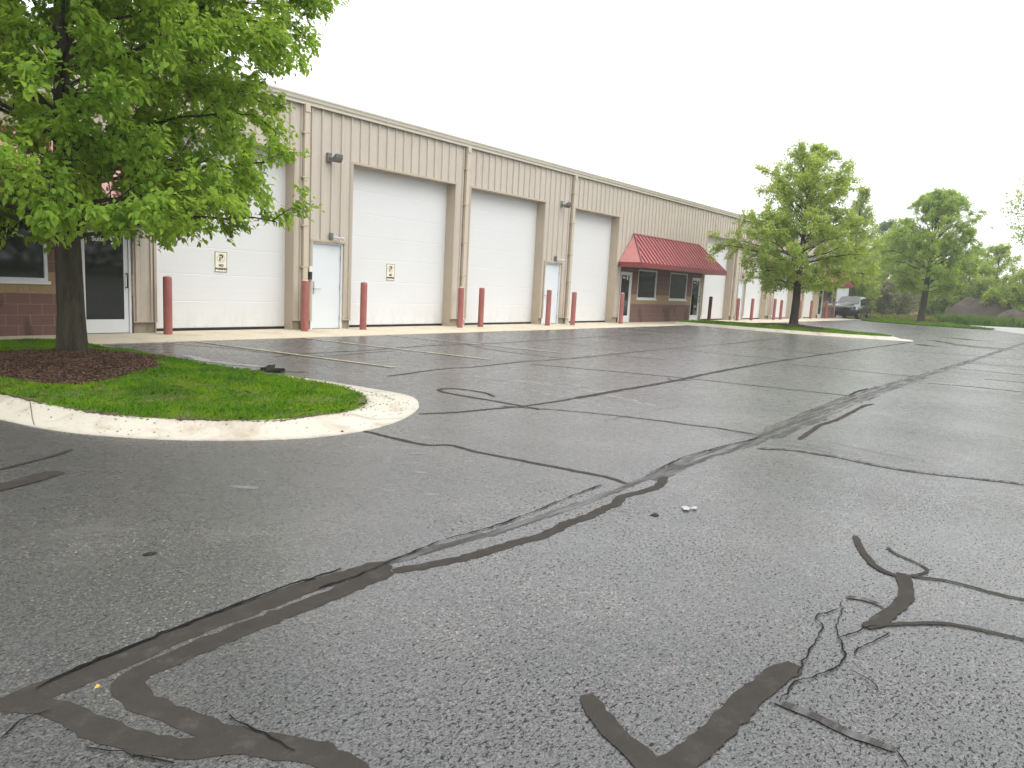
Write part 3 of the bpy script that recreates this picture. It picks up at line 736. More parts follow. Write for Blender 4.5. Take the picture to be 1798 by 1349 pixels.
def paint(name, c, amount, sc=7):
    m = M(name); n = m.noise(sc, 6, .75); n2 = m.noise(60, 4, .7)
    f = m.math('MULTIPLY', m.ramp(n, .32, .55), m.ramp(n2, .3, .5, .55, 1))
    f = m.math('MULTIPLY', f, amount)
    m.base(m.mix(f, (.065, .065, .065), c), .55, .35); return m.m
A_LINE = paint('worn_yellow_line_paint', (.56, .48, .30), .85); A_LINE2 = paint('worn_white_line_paint', (.50, .48, .43), .8)
STR = [((7.39, 13.66), (8.115, 8.787), A_LINE), ((9.858, 13.65), (10.582, 8.824), A_LINE), ((12.374, 13.65), (13.177, 8.983), A_LINE2),
       ((21.60, 13.4), (22.885, 8.96), A_LINE2), ((26.3, 13.2), (27.787, 9.75), A_LINE2), ((24.0, 13.3), (24.7, 11.2), A_LINE2)]
for i, (a, b, mt) in enumerate(STR):
    mb = MB(); ribbon(mb, [a, b], .095, .0108+.0001*i, 500+i, .07, .0, False); mb.build('parking_line', mt, lot)

def blot(mb, c, r, z, seed, el=1.0, rot=0, n=26):
    vs = [(c[0], c[1], z)]
    for k in range(n):
        th = 2*math.pi*k/n
        q = 1+.55*mnoise.noise(Vector((math.cos(th)*1.6+seed*7.3, math.sin(th)*1.6, seed)))+.25*mnoise.noise(Vector((math.cos(th)*5, math.sin(th)*5, seed*3.1)))
        x, y = r*q*math.cos(th), r*q*el*math.sin(th)
        vs.append((c[0]+x*math.cos(rot)-y*math.sin(rot), c[1]+x*math.sin(rot)+y*math.cos(rot), z))
    mb.add(vs, [(0, k+1, (k+1) % n+1) for k in range(n)])

A_SPLAT = plain('white_paint_splash', (.34, .34, .34), .5, .4)
mb = MB(); blot(mb, (4.61, 2.03), .042, .0124, 3, .6, .5); blot(mb, (4.66, 1.99), .03, .0125, 5, .7)
mb.build('paint_splash', A_SPLAT, lot)
# pale dried wash streaks running out from the island
m = M('pale_wash_streak'); nn = m.noise(5, 6, .75, m.mapping((1, 1, 1))); 
m.base(m.mix(m.math('MULTIPLY', m.ramp(nn, .35, .62), .55), (.066, .066, .067), (.30, .30, .30)), .5, .4); A_STREAK = m.m
mb = MB()
ribbon(mb, [(8.50, 7.42), (8.84, 6.24), (8.77, 5.22), (8.48, 4.27)], .15, .0006, 601, .4, .03)
ribbon(mb, [(8.3, 6.9), (8.0, 5.27), (7.81, 4.39)], .08, .0008, 602, .4, .03)
ribbon(mb, [(9.40, 6.98), (9.08, 5.90), (8.85, 5.0)], .09, .0010, 603, .4, .03)
for k, (x, y, r) in enumerate([(3.57, 3.43, .06), (3.4, 3.7, .05), (2.73, 4.4, .10), (3.9, 3.9, .07), (5.9, 3.95, .06), (3.2, 4.0, .05), (4.3, 4.35, .08)]):
    blot(mb, (x, y), r, .0006+.0001*k, 40+k, .35, 2.2)
mb.build('pale_wash_streak', A_STREAK, lot)
# standing water
A_WATER = M('rain_water').base((.030, .030, .030), .17, .6).m
mb = MB()
ribbon(mb, [(29.75, 12.3), (29.6, 11.4), (29.72, 10.4), (29.95, 9.2), (30.3, 7.9), (30.75, 6.6), (31.2, 5.7)], .34, .0028, 701, .5, .05)
ribbon(mb, [(28.9, 11.2), (28.6, 10.2), (28.8, 9.2)], .5, .0030, 702, .5, .08)
ribbon(mb, [(32.3, 4.0), (31.6, 2.9), (32.0, 2.2)], .9, .0032, 703, .5, .1)
ribbon(mb, [(37.9, 5.2), (37.5, 4.2), (37.9, 3.3)], 1.0, .0034, 704, .5, .1)
ribbon(mb, [(29.9, 4.9), (29.4, 4.3)], .5, .0036, 705, .5, .1)
ribbon(mb, [(33.9, 5.3), (33.2, 4.4), (32.4, 4.2)], .4, .0037, 708, .5, .1)
ribbon(mb, [(6.1, 11.6), (6.05, 11.0), (6.2, 10.3), (6.35, 9.7)], .16, .0038, 706, .5, .03)
ribbon(mb, [(6.35, 9.3), (6.5, 9.0)], .16, .0039, 707, .5, .03)
struct(mb.build('puddle_water', A_WATER))

# little things lying on the lot
def clod(label, c, r, seed, mat, name='dirt_clod', cat='clod', flat_=.5):
    mb = MB(); n, mrow = 14, 7; vs = []; fs = []
    for i in range(mrow+1):
        ph = math.pi/2*i/mrow
        for k in range(n):
            th = 2*math.pi*k/n
            d = Vector((math.cos(ph)*math.cos(th), math.cos(ph)*math.sin(th), math.sin(ph)))
            q = r*(1+.75*mnoise.noise(d*2.1+Vector((seed, 0, 0)))+.3*mnoise.noise(d*6+Vector((seed, 2, 0))))
            vs.append((d.x*q*1.4, d.y*q, d.z*q*flat_))
    for i in range(mrow):
        for k in range(n): fs.append((i*n+k, i*n+(k+1) % n, (i+1)*n+(k+1) % n, (i+1)*n+k))
    mb.add(vs, fs, True); o = mb.build(name, mat, loc=(c[0], c[1], c[2] if len(c) > 2 else 0))
    return tag(o, label, cat)
A_CLOD = plain('wet_black_soil', (.018, .016, .013), .8, .3, var=.4, scale=20)
clod('black clod of wet soil lying behind the near lawn on the asphalt', (6.17, 9.29), .15, 1.0, A_CLOD)
clod('small dark leaf scrap on the asphalt beside the white paint splash', (4.33, 2.118), .024, 2.0, A_CLOD, 'leaf_scrap', 'leaf scrap', .25)
clod('dark twist of dead leaves on the smooth asphalt at the left', (1.731, 3.652), .022, 4.0, A_CLOD, 'leaf_scrap', 'leaf scrap', .25)
A_YLEAF = plain('yellow_leaf', (.55, .30, .05), .6, .3)
mb = MB(); mb.add([(0, 0, .004), (.014, .010, .012), (.024, .003, .006), (.012, -.009, .008)], [(0, 1, 2), (0, 2, 3)])
tag(mb.build('fallen_leaf', A_YLEAF, loc=(.998, 2.533, .022)), 'tiny fallen yellow leaf between the forked tar strips', 'leaf')

# ---------------------------------------------------------------- the building
BX0, BX1, EAVE = -9.0, 59.2, 5.45
bld = empty('industrial_building', (0, 0, 0), 'long tan metal industrial building with white overhead doors and red awnings', 'building')
OPEN = [(7.55, 10.90), (12.69, 16.57), (17.28, 21.17), (22.97, 26.27), (34.97, 38.5), (40.62, 44.05), (45.3, 48.95), (51.35, 54.4)]
ZT = 4.27
MAN = [(11.46, 12.44), (21.40, 22.42), (39.52, 40.42), (49.55, 50.55)]
ZM = 2.22
OFF = [(-1.05, 7.08), (26.73, 34.76), (54.75, 59.06)]
ZO = 2.46
ZB = .25
REC = .31

def rib(x):
    u = (x-7.6) % .305; a = abs(u-.1525)
    h = .042 if a <= .016 else (.042*(1-(a-.016)/.014) if a < .030 else 0)
    for c in (.05, .255):
        b = abs(u-c)
        if b < .012: h = max(h, .005)
    return h
def siding(mb, x0, x1, z0, z1):
    if x1-x0 < .01: return
    xs = {x0, x1}; k = math.floor((x0-7.6)/.305)-1
    while 7.6+k*.305 < x1:
        b = 7.6+k*.305
        for o in (.038, .05, .062, .1525-.030, .1525-.016, .1525+.016, .1525+.030, .243, .255, .267):
            if x0 < b+o < x1: xs.add(round(b+o, 5))
        k += 1
    xs = sorted(xs); vs = []
    for x in xs: vs += [(x, D-rib(x), z0), (x, D-rib(x), z1)]
    mb.add(vs, [(2*i, 2*i+2, 2*i+3, 2*i+1) for i in range(len(xs)-1)])

mb = MB(); cuts = []
for a, b in OPEN: cuts.append((a, b, 0, ZT))
for a, b in MAN: cuts.append((a, b, 0, ZM))
for a, b in OFF: cuts.append((a, b, 0, ZO))
cuts.sort()
x = BX0; piers = []
for a, b, z0, z1 in cuts:
    siding(mb, x, a, ZB, EAVE); piers.append((x, a)); siding(mb, a, b, z1, EAVE); x = b
siding(mb, x, BX1, ZB, EAVE); piers.append((x, BX1))
# end and back walls
mb.box(BX0-.12, BX0, D, D+24, 0, EAVE); mb.box(BX1, BX1+.1, D, D+24, 0, EAVE); mb.box(BX0, BX1, D+23.9, D+24, 0, EAVE)
mb.build('wall', A_TAN, bld)

for a, b in piers:
    if b-a > .05:
        mb = MB(); mb.box(a+.023, b-.023, D+.03, D+.28, -.05, ZB-.012); mb.build('foundation', A_FOUND, bld)
    if b-a > .02:                                     # drip edge under the siding
        mb = MB(); mb.box(a-.01, b+.01, D-.052, D+.03, ZB-.012, ZB+.008); mb.build('drip_edge', A_TRIM, bld)
for (a, b), zt in [(o, ZT) for o in OPEN]+[(o, ZM) for o in MAN]:
    mb = MB()
    mb.box(a-.055, b+.055, D-.056, D-.001, zt, zt+.055)                # head trim
    mb.box(a-.052, a, D-.050, D-.001, ZB+.01, zt); mb.box(b, b+.052, D-.050, D-.001, ZB+.01, zt)
    d = REC if zt == ZT else .13
    mb.box(a-.02, a, D, D+d+.05, 0.0, zt); mb.box(b, b+.02, D, D+d+.05, 0.0, zt); mb.box(a, b, D, D+d+.05, zt, zt+.03)
    mb.build('opening_trim', A_TRIM, bld)

mb = MB()                                             # gutter: one moulded run
prof = [(D-.035, EAVE-.03), (D-.10, EAVE-.03), (D-.105, EAVE+.035), (D-.135, EAVE+.06), (D-.15, EAVE+.13), (D-.165, EAVE+.135), (D-.165, EAVE+.165), (D-.14, EAVE+.165), (D-.13, EAVE+.05), (D-.035, EAVE+.03)]
n = len(prof); seg = 12
for k in range(seg):
    xa = BX0-.15+(BX1-BX0+.3)*k/seg; xb = BX0-.15+(BX1-BX0+.3)*(k+1)/seg-.004
    vs = [(xa, y, z) for y, z in prof]+[(xb, y, z) for y, z in prof]
    mb.add(vs, [(i, (i+1) % n, n+(i+1) % n, n+i) for i in range(n)]+[tuple(reversed(range(n))), tuple(range(n, 2*n))])
mb.build('gutter', A_GUT, bld)
mb = MB()                                             # roof with standing seams at its edge
mb.add([(BX0-.15, D-.12, EAVE+.185), (BX1+.15, D-.12, EAVE+.185), (BX1+.15, D+12, EAVE+.75), (BX0-.15, D+12, EAVE+.75), (BX1+.15, D+24.1, EAVE+.18), (BX0-.15, D+24.1, EAVE+.18),
        (BX0-.15, D-.12, EAVE+.17), (BX1+.15, D-.12, EAVE+.17)], [(0, 1, 2, 3), (3, 2, 4, 5), (6, 7, 1, 0)])
x = BX0
while x < BX1:
    vs = [(x+s, D+.6, EAVE+.214) for s in (0, .035)]+[(x+s, D+3, EAVE+.33) for s in (.035, 0)]
    mb.add(vs+[(p[0], p[1], p[2]+.045) for p in vs], [(4, 5, 6, 7), (0, 1, 5, 4), (1, 2, 6, 5), (3, 0, 4, 7)]); x += .61
mb.build('roof', A_ROOF, bld)

for i, (a, b) in enumerate(OPEN):                     # sectional overhead doors
    mb = MB(); y = D+REC; z = .075; hs = (ZT-.075)/7
    for k in range(7):
        z1 = z+hs
        q = [(z, .004), (z+.012, 0), (z+hs*.24, 0), (z+hs*.25, .0006), (z+hs*.27, .0006), (z+hs*.28, 0), (z+hs*.49, 0), (z+hs*.50, .0006), (z+hs*.52, .0006), (z+hs*.53, 0), (z+hs*.74, 0), (z+hs*.75, .0006), (z+hs*.77, .0006), (z+hs*.78, 0), (z1-.012, 0), (z1, .004)]
        vs = []
        for zz, dy in q: vs += [(a, y+dy, zz), (b, y+dy, zz)]
        mb.add(vs, [(2*j, 2*j+1, 2*j+3, 2*j+2) for j in range(len(q)-1)]); z = z1
    mb.box(a, b, y+.012, y+.05, .075, ZT)
    dr = mb.build('overhead_door', A_WHITE, bld)
    m2 = MB(); m2.box(a+.01, b-.01, y-.012, y+.035, .016, .072); m2.build('bottom_seal', A_RUB, dr)
    m2 = MB(); m2.box(a, a+.05, y-.03, y-.001, .02, ZT-.03); m2.box(a, b, y-.03, y-.001, ZT-.045, ZT-.001); m2.build('weather_strip', A_WHITE, dr)

for i, (a, b) in enumerate(MAN):                      # steel entry doors
    y = D+.05
    mb = MB(); mb.box(a+.055, b-.055, y, y+.045, .03, ZM-.055); dr = mb.build('entry_door', A_WDOOR, bld)
    mb = MB(); mb.box(a, a+.05, y-.05, y+.08, .014, ZM); mb.box(b-.05, b, y-.05, y+.08, .014, ZM); mb.box(a+.05, b-.05, y-.05, y+.08, ZM-.05, ZM); mb.build('door_frame', A_WDOOR, dr)
    mb = MB(); mb.box(a+.05, b-.05, y-.03, y+.06, .013, .028); mb.build('threshold', A_GREYM, dr)
    hb = MB(); hb.box(a+.058, a+.125, y-.012, y-.0005, .90, 1.22); hb.build('lock_plate', A_STEEL, dr)
    hb = MB(); hb.tube([(a+.09, y-.012, 1.04), (a+.09, y-.07, 1.04)], .012); hb.tube([(a+.09, y-.065, 1.04), (a+.28, y-.065, 1.035)], .011); hb.build('door_handle', A_STEEL, dr)
    for zz in (.30, 1.10, 1.85):
        hb = MB(); hb.tube([(b-.052, y-.012, zz-.06), (b-.052, y-.012, zz+.06)], .009, 6); hb.build('hinge', A_STEEL, dr)
    # twin head lamp over the door
    cx = (a+b)/2+.12
    lm = MB(); lm.box(cx-.10, cx-.01, D-.085, D-.03, 2.30, 2.46); lmp = lm.build('door_lamp', A_GREYM, bld)
    for s in (0, 1):
        hb = MB(); p0 = Vector((cx-.03+s*.06, D-.09, 2.36)); p1 = p0+Vector((.07+.06*s, -.10, -.02))
        hb.tube([p0, p1], [.018, .018], 8); hb.tube([p1, p1+Vector((.05, -.05, -.02))], [.030, .048], 10); hb.build('lamp_head', A_LENS, lmp)
# key box and switch beside the nearest entry door
mb = MB(); mb.box(11.335, 11.42, D-.10, D-.034, 1.46, 1.60); kb = mb.build('key_box', A_PVC, bld)
mb = MB(); mb.box(11.345, 11.415, D-.095, D-.034, 1.27, 1.455); mb.build('key_pad', A_BLACK, kb)

# floodlights high on the wall
for xx in (11.97, 22.20, 39.9):
    mb = MB(); mb.box(xx-.12, xx+.02, D-.07, D-.025, 4.20, 4.42); mb.tube([(xx-.05, D-.07, 4.31), (xx-.02, D-.16, 4.27)], .03, 8)
    fl = mb.build('floodlight', A_GREYM, bld)
    mb = MB(); vs = []; n = 12
    for k in range(n+1):                       # deep curved housing
        th = math.pi*k/n
        for s, w in ((-1, .11), (1, .11)):
            vs.append((xx+.02+s*w+.02*math.sin(th), D-.16-.19*(1-math.cos(th))*.5, 4.25-.115*math.sin(th)+.13*k/n))
    mb.add(vs, [(2*k, 2*k+1, 2*k+3, 2*k+2) for k in range(n)]+[tuple(range(0, 2*n+2, 2)), tuple(reversed(range(1, 2*n+2, 2)))])
    hd = mb.build('lamp_housing', A_GREYM, fl)
    mb = MB(); mb.quad((xx-.07, D-.165, 4.262), (xx+.11, D-.165, 4.262), (xx+.11, D-.345, 4.385), (xx-.07, D-.345, 4.385)); mb.build('lamp_glass', A_LENS, fl)

for xx in (5.3, 11.19, 17.02, 22.87, 38.85, 44.72, 51.0):      # downspouts
    if 0 < xx < 7: continue
    mb = MB(); mb.box(xx-.055, xx+.075, D-.125, D-.036, .20, EAVE-.03)
    mb.box(xx-.06, xx+.08, D-.15, D-.10, EAVE-.20, EAVE-.02)
    ds = mb.build('downspout', A_DSP, bld)
    for zz in (1.55, 2.55, 3.7, 4.75):
        mb = MB(); mb.box(xx-.105, xx+.10, D-.132, D-.034, zz, zz+.035); mb.build('strap', A_TRIM, ds)
    mb = MB(); mb.lathe([(.075, 0), (.075, .22), (.085, .22), (.085, .27)], 14, (xx+.01, D-.085, .0)); mb.build('drain_pipe', A_PVC, ds)

def window(a, b, z0, z1, wall):
    mb = MB(); y = D+.045; f = .055
    mb.box(a, a+f, y-.05, y+.05, z0, z1); mb.box(b-f, b, y-.05, y+.05, z0, z1)
    mb.box(a+f, b-f, y-.05, y+.05, z0, z0+f); mb.box(a+f, b-f, y-.05, y+.05, z1-f, z1)
    w = mb.build('window', A_ALU, bld)
    mb = MB(); mb.box(a+f, b-f, y, y+.02, z0+f, z1-f); mb.build('pane', A_GLASS, w)
    mb = MB(); mb.box(a-.03, b+.03, D-.05, y+.04, z0-.06, z0-.001); mb.build('sill', A_ALU, w)

def glass_door(a, b, hinge_left, text, num):
    mb = MB(); y = D+.05; f = .045; zt = 2.12
    mb.box(a, a+f, y-.05, y+.07, .014, zt); mb.box(b-f, b, y-.05, y+.07, .014, zt); mb.box(a+f, b-f, y-.05, y+.07, zt-f, zt)
    fr = mb.build('glass_door', A_ALU, bld)
    a2, b2 = a+f+.004, b-f-.004; s = .085
    mb = MB(); mb.box(a2, a2+s, y-.02, y+.025, .03, zt-f-.004); mb.box(b2-s, b2, y-.02, y+.025, .03, zt-f-.004)
    mb.box(a2+s, b2-s, y-.02, y+.025, .03, .30); mb.box(a2+s, b2-s, y-.02, y+.025, zt-f-.09, zt-f-.004)
    mb.build('door_leaf', A_ALU, fr)
    mb = MB(); mb.box(a2+s, b2-s, y, y+.012, .30, zt-f-.09); mb.build('pane', A_GLASS, fr)
    hx = b2-s*.5 if hinge_left else a2+s*.5
    mb = MB(); mb.tube([(hx, y-.02, .95), (hx, y-.075, .95), (hx, y-.085, .98), (hx, y-.085, 1.20), (hx, y-.075, 1.23), (hx, y-.02, 1.23)], .013, 8); mb.build('door_handle', A_BLACK, fr)
    cx = (a+b)/2
    if text:
        text_obj('lettering', text, .125, A_VINYL, fr, (cx-.10, y-.003, 1.885), bold=.002)
        text_obj('lettering', num, .24, A_VINYL, fr, (cx+.17, y-.003, 1.875), bold=.006)

def office(x0, x1, doors, wins, awn):
    zw0, zw1 = 1.03, 2.27
    mb = MB(); items = sorted([(a, b, 0) for a, b, *_ in doors]+[(a, b, 1) for a, b in wins]); x = x0
    for a, b, k in items:
        if a-x > .01: mb.box(x, a, D-.012, D+.20, 0, ZO)
        if k: mb.box(a, b, D-.012, D+.20, 0, zw0-.06); mb.box(a, b, D-.012, D+.20, zw1, ZO)
        else: mb.box(a, b, D-.012, D+.20, 2.12, ZO)
        x = b
    if x1-x > .01: mb.box(x, x1, D-.012, D+.20, 0, ZO)
    mb.build('office_front', A_BLOCK, bld)
    for a, b in wins: window(a, b, zw0, zw1, bld)
    for d in doors: glass_door(*d)
    # hipped sheet metal awning
    ax0, ax1 = awn; yf = D-1.12; zb, zt = 2.48, 3.70; ins = 1.08
    P = dict(lb=(ax0, D-.04, zb), lf=(ax0, yf, zb), rf=(ax1, yf, zb), rb=(ax1, D-.04, zb), lt=(ax0+ins, D-.06, zt), rt=(ax1-ins, D-.06, zt))
    mb = MB(); mb.add([P['lf'], P['rf'], P['rt'], P['lt']], [(0, 1, 2, 3)]); mb.add([P['lb'], P['lf'], P['lt']], [(0, 1, 2)]); mb.add([P['rf'], P['rb'], P['rt']], [(0, 1, 2)])
    aw = mb.build('awning', A_RED, bld)
    mb = MB(); nr = int((ax1-ax0)/.305)
    for k in range(1, nr):
        x = ax0+(ax1-ax0)*k/nr
        t1 = min(1, (x-ax0)/ins, (ax1-x)/ins)
        p, q = Vector((x, yf, zb)), Vector((x, yf+(D-.06-yf)*t1, zb+(zt-zb)*t1)); nrm = Vector((0, -(zt-zb), D-.06-yf)).normalized()
        w = Vector((.026, 0, 0)); h = nrm*.055
        mb.add([p-w, p+w, q+w, q-w, p-w*.6+h, p+w*.6+h, q+w*.6+h, q-w*.6+h], [(4, 5, 6, 7), (0, 1, 5, 4), (1, 2, 6, 5), (3, 0, 4, 7), (2, 3, 7, 6)])
    for e0, e1 in (('lf', 'lt'), ('rf', 'rt'), ('lt', 'rt')):
        mb.tube([P[e0], P[e1]], .045, 6, smooth=False)
    mb.build('standing_seam', A_REDD, aw)
    mb = MB(); zf = zb-.17
    mb.box(ax0-.02, ax1+.02, yf-.03, yf, zf, zb+.025); mb.box(ax0-.02, ax0+.012, yf, D-.045, zf, zb+.025); mb.box(ax1-.012, ax1+.02, yf, D-.045, zf, zb+.025)
    mb.build('fascia', A_REDD, aw)
    mb = MB(); mb.box(ax0+.013, ax1-.013, yf+.002, D-.045, zf+.02, zf+.045); mb.build('soffit', A_SOFF, aw)

office(-1.05, 7.08, [(-.98, -.02, False, None, None), (6.05, 7.05, True, 'Suite', '9')], [(.7, 2.35), (3.7, 5.52)], (-1.3, 7.35))
office(26.73, 34.76, [(26.78, 27.74, False, 'Suite', '8'), (33.66, 34.70, True, 'Suite', '7')], [(28.25, 29.98), (31.28, 33.12)], (26.46, 35.0))
office(54.75, 59.06, [(54.85, 55.85, False, None, None)], [(56.6, 58.35)], (54.5, 59.25))

# ---------------------------------------------------------------- signs on the doors
A_SIGN = plain('cream_sign_face', (.80, .77, .62), .45, .4, var=.04); A_INK = plain('sign_ink', (.025, .024, .02), .6, .3)
A_FADE = plain('faded_sign_red', (.62, .56, .45), .5, .3)
def no_parking(x, z, label):
    t = empty('no_parking_sign', (x, D+REC, z), label, 'sign', 'no parking signs on the overhead doors')
    w, h = .155, .235
    mb = MB(); mb.box(-w, w, -.012, -.005, -h, h); mb.build('sign_panel', A_SIGN, t)
    mb = MB(); b = .010; e = .008
    mb.box(-w+e, w-e, -.0145, -.012, h-e-b, h-e); mb.box(-w+e, w-e, -.0145, -.012, -h+e, -h+e+b)
    mb.box(-w+e, -w+e+b, -.0145, -.012, -h+e+b, h-e-b); mb.box(w-e-b, w-e, -.0145, -.012, -h+e+b, h-e-b); mb.build('sign_border', A_INK, t)
    mb = MB(); n = 32; vs = []
    for k in range(n):
        th = 2*math.pi*k/n
        vs += [(.105*math.cos(th), -.0160, .085+.105*math.sin(th)), (.085*math.cos(th), -.0160, .085+.085*math.sin(th))]
    mb.add(vs, [(2*k, 2*((k+1) % n), 2*((k+1) % n)+1, 2*k+1) for k in range(n)])
    mb.add([(-.075, -.0178, .150), (-.060, -.0178, .163), (.075, -.0178, .020), (.060, -.0178, .007)], [(0, 3, 2, 1)])
    mb.build('prohibition_ring', A_FADE, t)
    text_obj('letter', 'P', .20, A_INK, t, (0, -.0145, .085), bold=.005)
    text_obj('lettering', 'NO', .075, A_INK, t, (0, -.0145, -.080), bold=.003)
    text_obj('lettering', 'PARKING', .064, A_INK, t, (0, -.0145, -.158), bold=.003)
no_parking(9.20, 1.575, 'cream no parking sign on the overhead door nearest the big tree')
no_parking(14.38, 1.56, 'cream no parking sign on the overhead door right of the white entry door')

# ---------------------------------------------------------------- bollards
def bollard(i, x, y, mat, pale, label, lean=0.0):
    t = empty('bollard', (x, y, 0), label, 'bollard', 'red bollards along the building')
    r = .088; h = 1.235+.02*((i*7) % 3-1)
    prof = [(r, -.02), (r, h-.05), (r*.97, h-.02), (r*.82, h-.004), (0.02, h+.004)] if not pale else [(r, -.02), (r, h-.008), (r*.99, h-.002), (r*.90, h-.002)]
    mb = MB(); mb.lathe(prof, 22); mb.build('post', mat, t)
    if pale:
        mb = MB(); mb.lathe([(r*.90, h-.02), (r*.86, h+.012), (r*.5, h+.026), (.01, h+.03)], 18); mb.build('concrete_cap', A_CONC, t)
    t.rotation_euler = (0.004*((i*5) % 3-1), lean, i*.7)
BOL = [
 (7.60, 15.12, 0, 0, 'rounded red bollard in front of the overhead door beside the suite door'),
 (10.98, 15.10, 0, 1, 'pale topped red bollard in front of the nearest downspout, left of the white entry door'),
 (12.85, 15.14, 0, 0, 'rounded red bollard between the white entry door and a no parking sign'),
 (16.54, 15.04, 0, 1, 'pale topped red bollard before the downspout between the two middle overhead doors'),
 (17.59, 15.12, 0, 0, 'rounded red bollard at the left edge of the middle overhead door without a sign'),
 (21.05, 15.00, 0, 0, 'red bollard standing in front of the second white entry door'),
 (22.56, 14.95, 0, 0, 'red bollard at the left edge of the overhead door next to the red awning office'),
 (26.22, 15.05, 0, 1, 'pale topped red bollard in front of the left glass door of the awning office'),
 (35.02, 15.08, 1, 0, 'dark maroon bollard right of the awning office, before a white overhead door'),
 (39.03, 15.20, 0, 0, 'red bollard before the far entry door, right of the dark maroon bollard'),
 (41.13, 15.20, 0, 0, 'red bollard at the left edge of the overhead door left of the middle tree trunk'),
 (44.70, 15.15, 0, 1, 'left bollard of the close pair just left of the middle tree trunk'),
 (46.05, 15.20, 0, 0, 'right bollard of the close pair just left of the middle tree trunk'),
 (49.27, 15.10, 0, 1, 'left bollard of the pair just right of the middle tree trunk'),
 (52.20, 15.20, 0, 0, 'right bollard of the pair just right of the middle tree trunk'),
 (55.60, 15.15, 0, 1, 'farthest red bollard, before the last brick office beside the minivan')]
for i, (x, y, dk, pale, lb) in enumerate(BOL):
    bollard(i, x, y, A_BOLLD if dk else A_BOLL, pale, lb, .012 if dk else 0)

# ---------------------------------------------------------------- trees
def bez(p0, p1, p2, n):
    t = np.linspace(0, 1, n)[:, None]
    return (1-t)**2*p0+2*t*(1-t)*p1+t*t*p2

class Tubes:
    def __init__(s): s.V = []; s.F = []; s.k = 0
    def add(s, P, r, n):
        P = np.asarray(P, float); m = len(P)
        T = np.gradient(P, axis=0); T /= np.linalg.norm(T, axis=1)[:, None]+1e-9
        ref = np.array([0, 0, 1.0]) if abs(T[0, 2]) < .75 else np.array([1.0, 0, 0])
        A = np.cross(T, ref); A /= np.linalg.norm(A, axis=1)[:, None]+1e-9; B = np.cross(T, A)
        th = np.linspace(0, 2*np.pi, n, endpoint=False)
        V = P[:, None]+np.asarray(r)[:, None, None]*(np.cos(th)[None, :, None]*A[:, None]+np.sin(th)[None, :, None]*B[:, None])
        s.V.append(V.reshape(-1, 3))
        i = np.arange(m-1)[:, None]*n; k = np.arange(n)[None]
        q = np.stack([i+k, i+(k+1) % n, i+n+(k+1) % n, i+n+k], -1).reshape(-1, 4)
        s.F.append(q+s.k); s.k += m*n

def leaves_mesh(name, P, Tn, L, mat, parent, seed, droop=.55, wid=.62, six=True):
    rng = np.random.default_rng(seed); m = len(P)
    d = Tn*.55+rng.normal(0, .45, (m, 3))+np.array([0, 0, -droop]); d /= np.linalg.norm(d, axis=1)[:, None]
    nn = rng.normal(0, .45, (m, 3))+np.array([0, 0, 1.0])+Tn*.3
    s = np.cross(d, nn); s /= np.linalg.norm(s, axis=1)[:, None]+1e-9; u = np.cross(s, d)
    L = L*rng.uniform(.65, 1.25, m); l = L[:, None]; w = (L*wid*.5)[:, None]*rng.uniform(.8, 1.15, (m, 1))
    if six:
        V = np.stack([P, P+d*l*.28+s*w+u*w*.35, P+d*l*.66+s*w*.78+u*w*.22-u*l*.03, P+d*l-u*l*.12, P+d*l*.66-s*w*.78+u*w*.22-u*l*.03, P+d*l*.28-s*w+u*w*.35], 1).reshape(-1, 3)
        F = (np.arange(m)[:, None, None]*6+np.array([[0, 1, 2, 3], [0, 3, 4, 5]])[None]).reshape(-1, 4)
    else:
        V = np.stack([P, P+d*l*.45+s*w, P+d*l, P+d*l*.45-s*w], 1).reshape(-1, 3)
        F = np.arange(m)[:, None]*4+np.array([[0, 1, 2, 3]])
    return mesh_np(name, V, F, mat, parent)

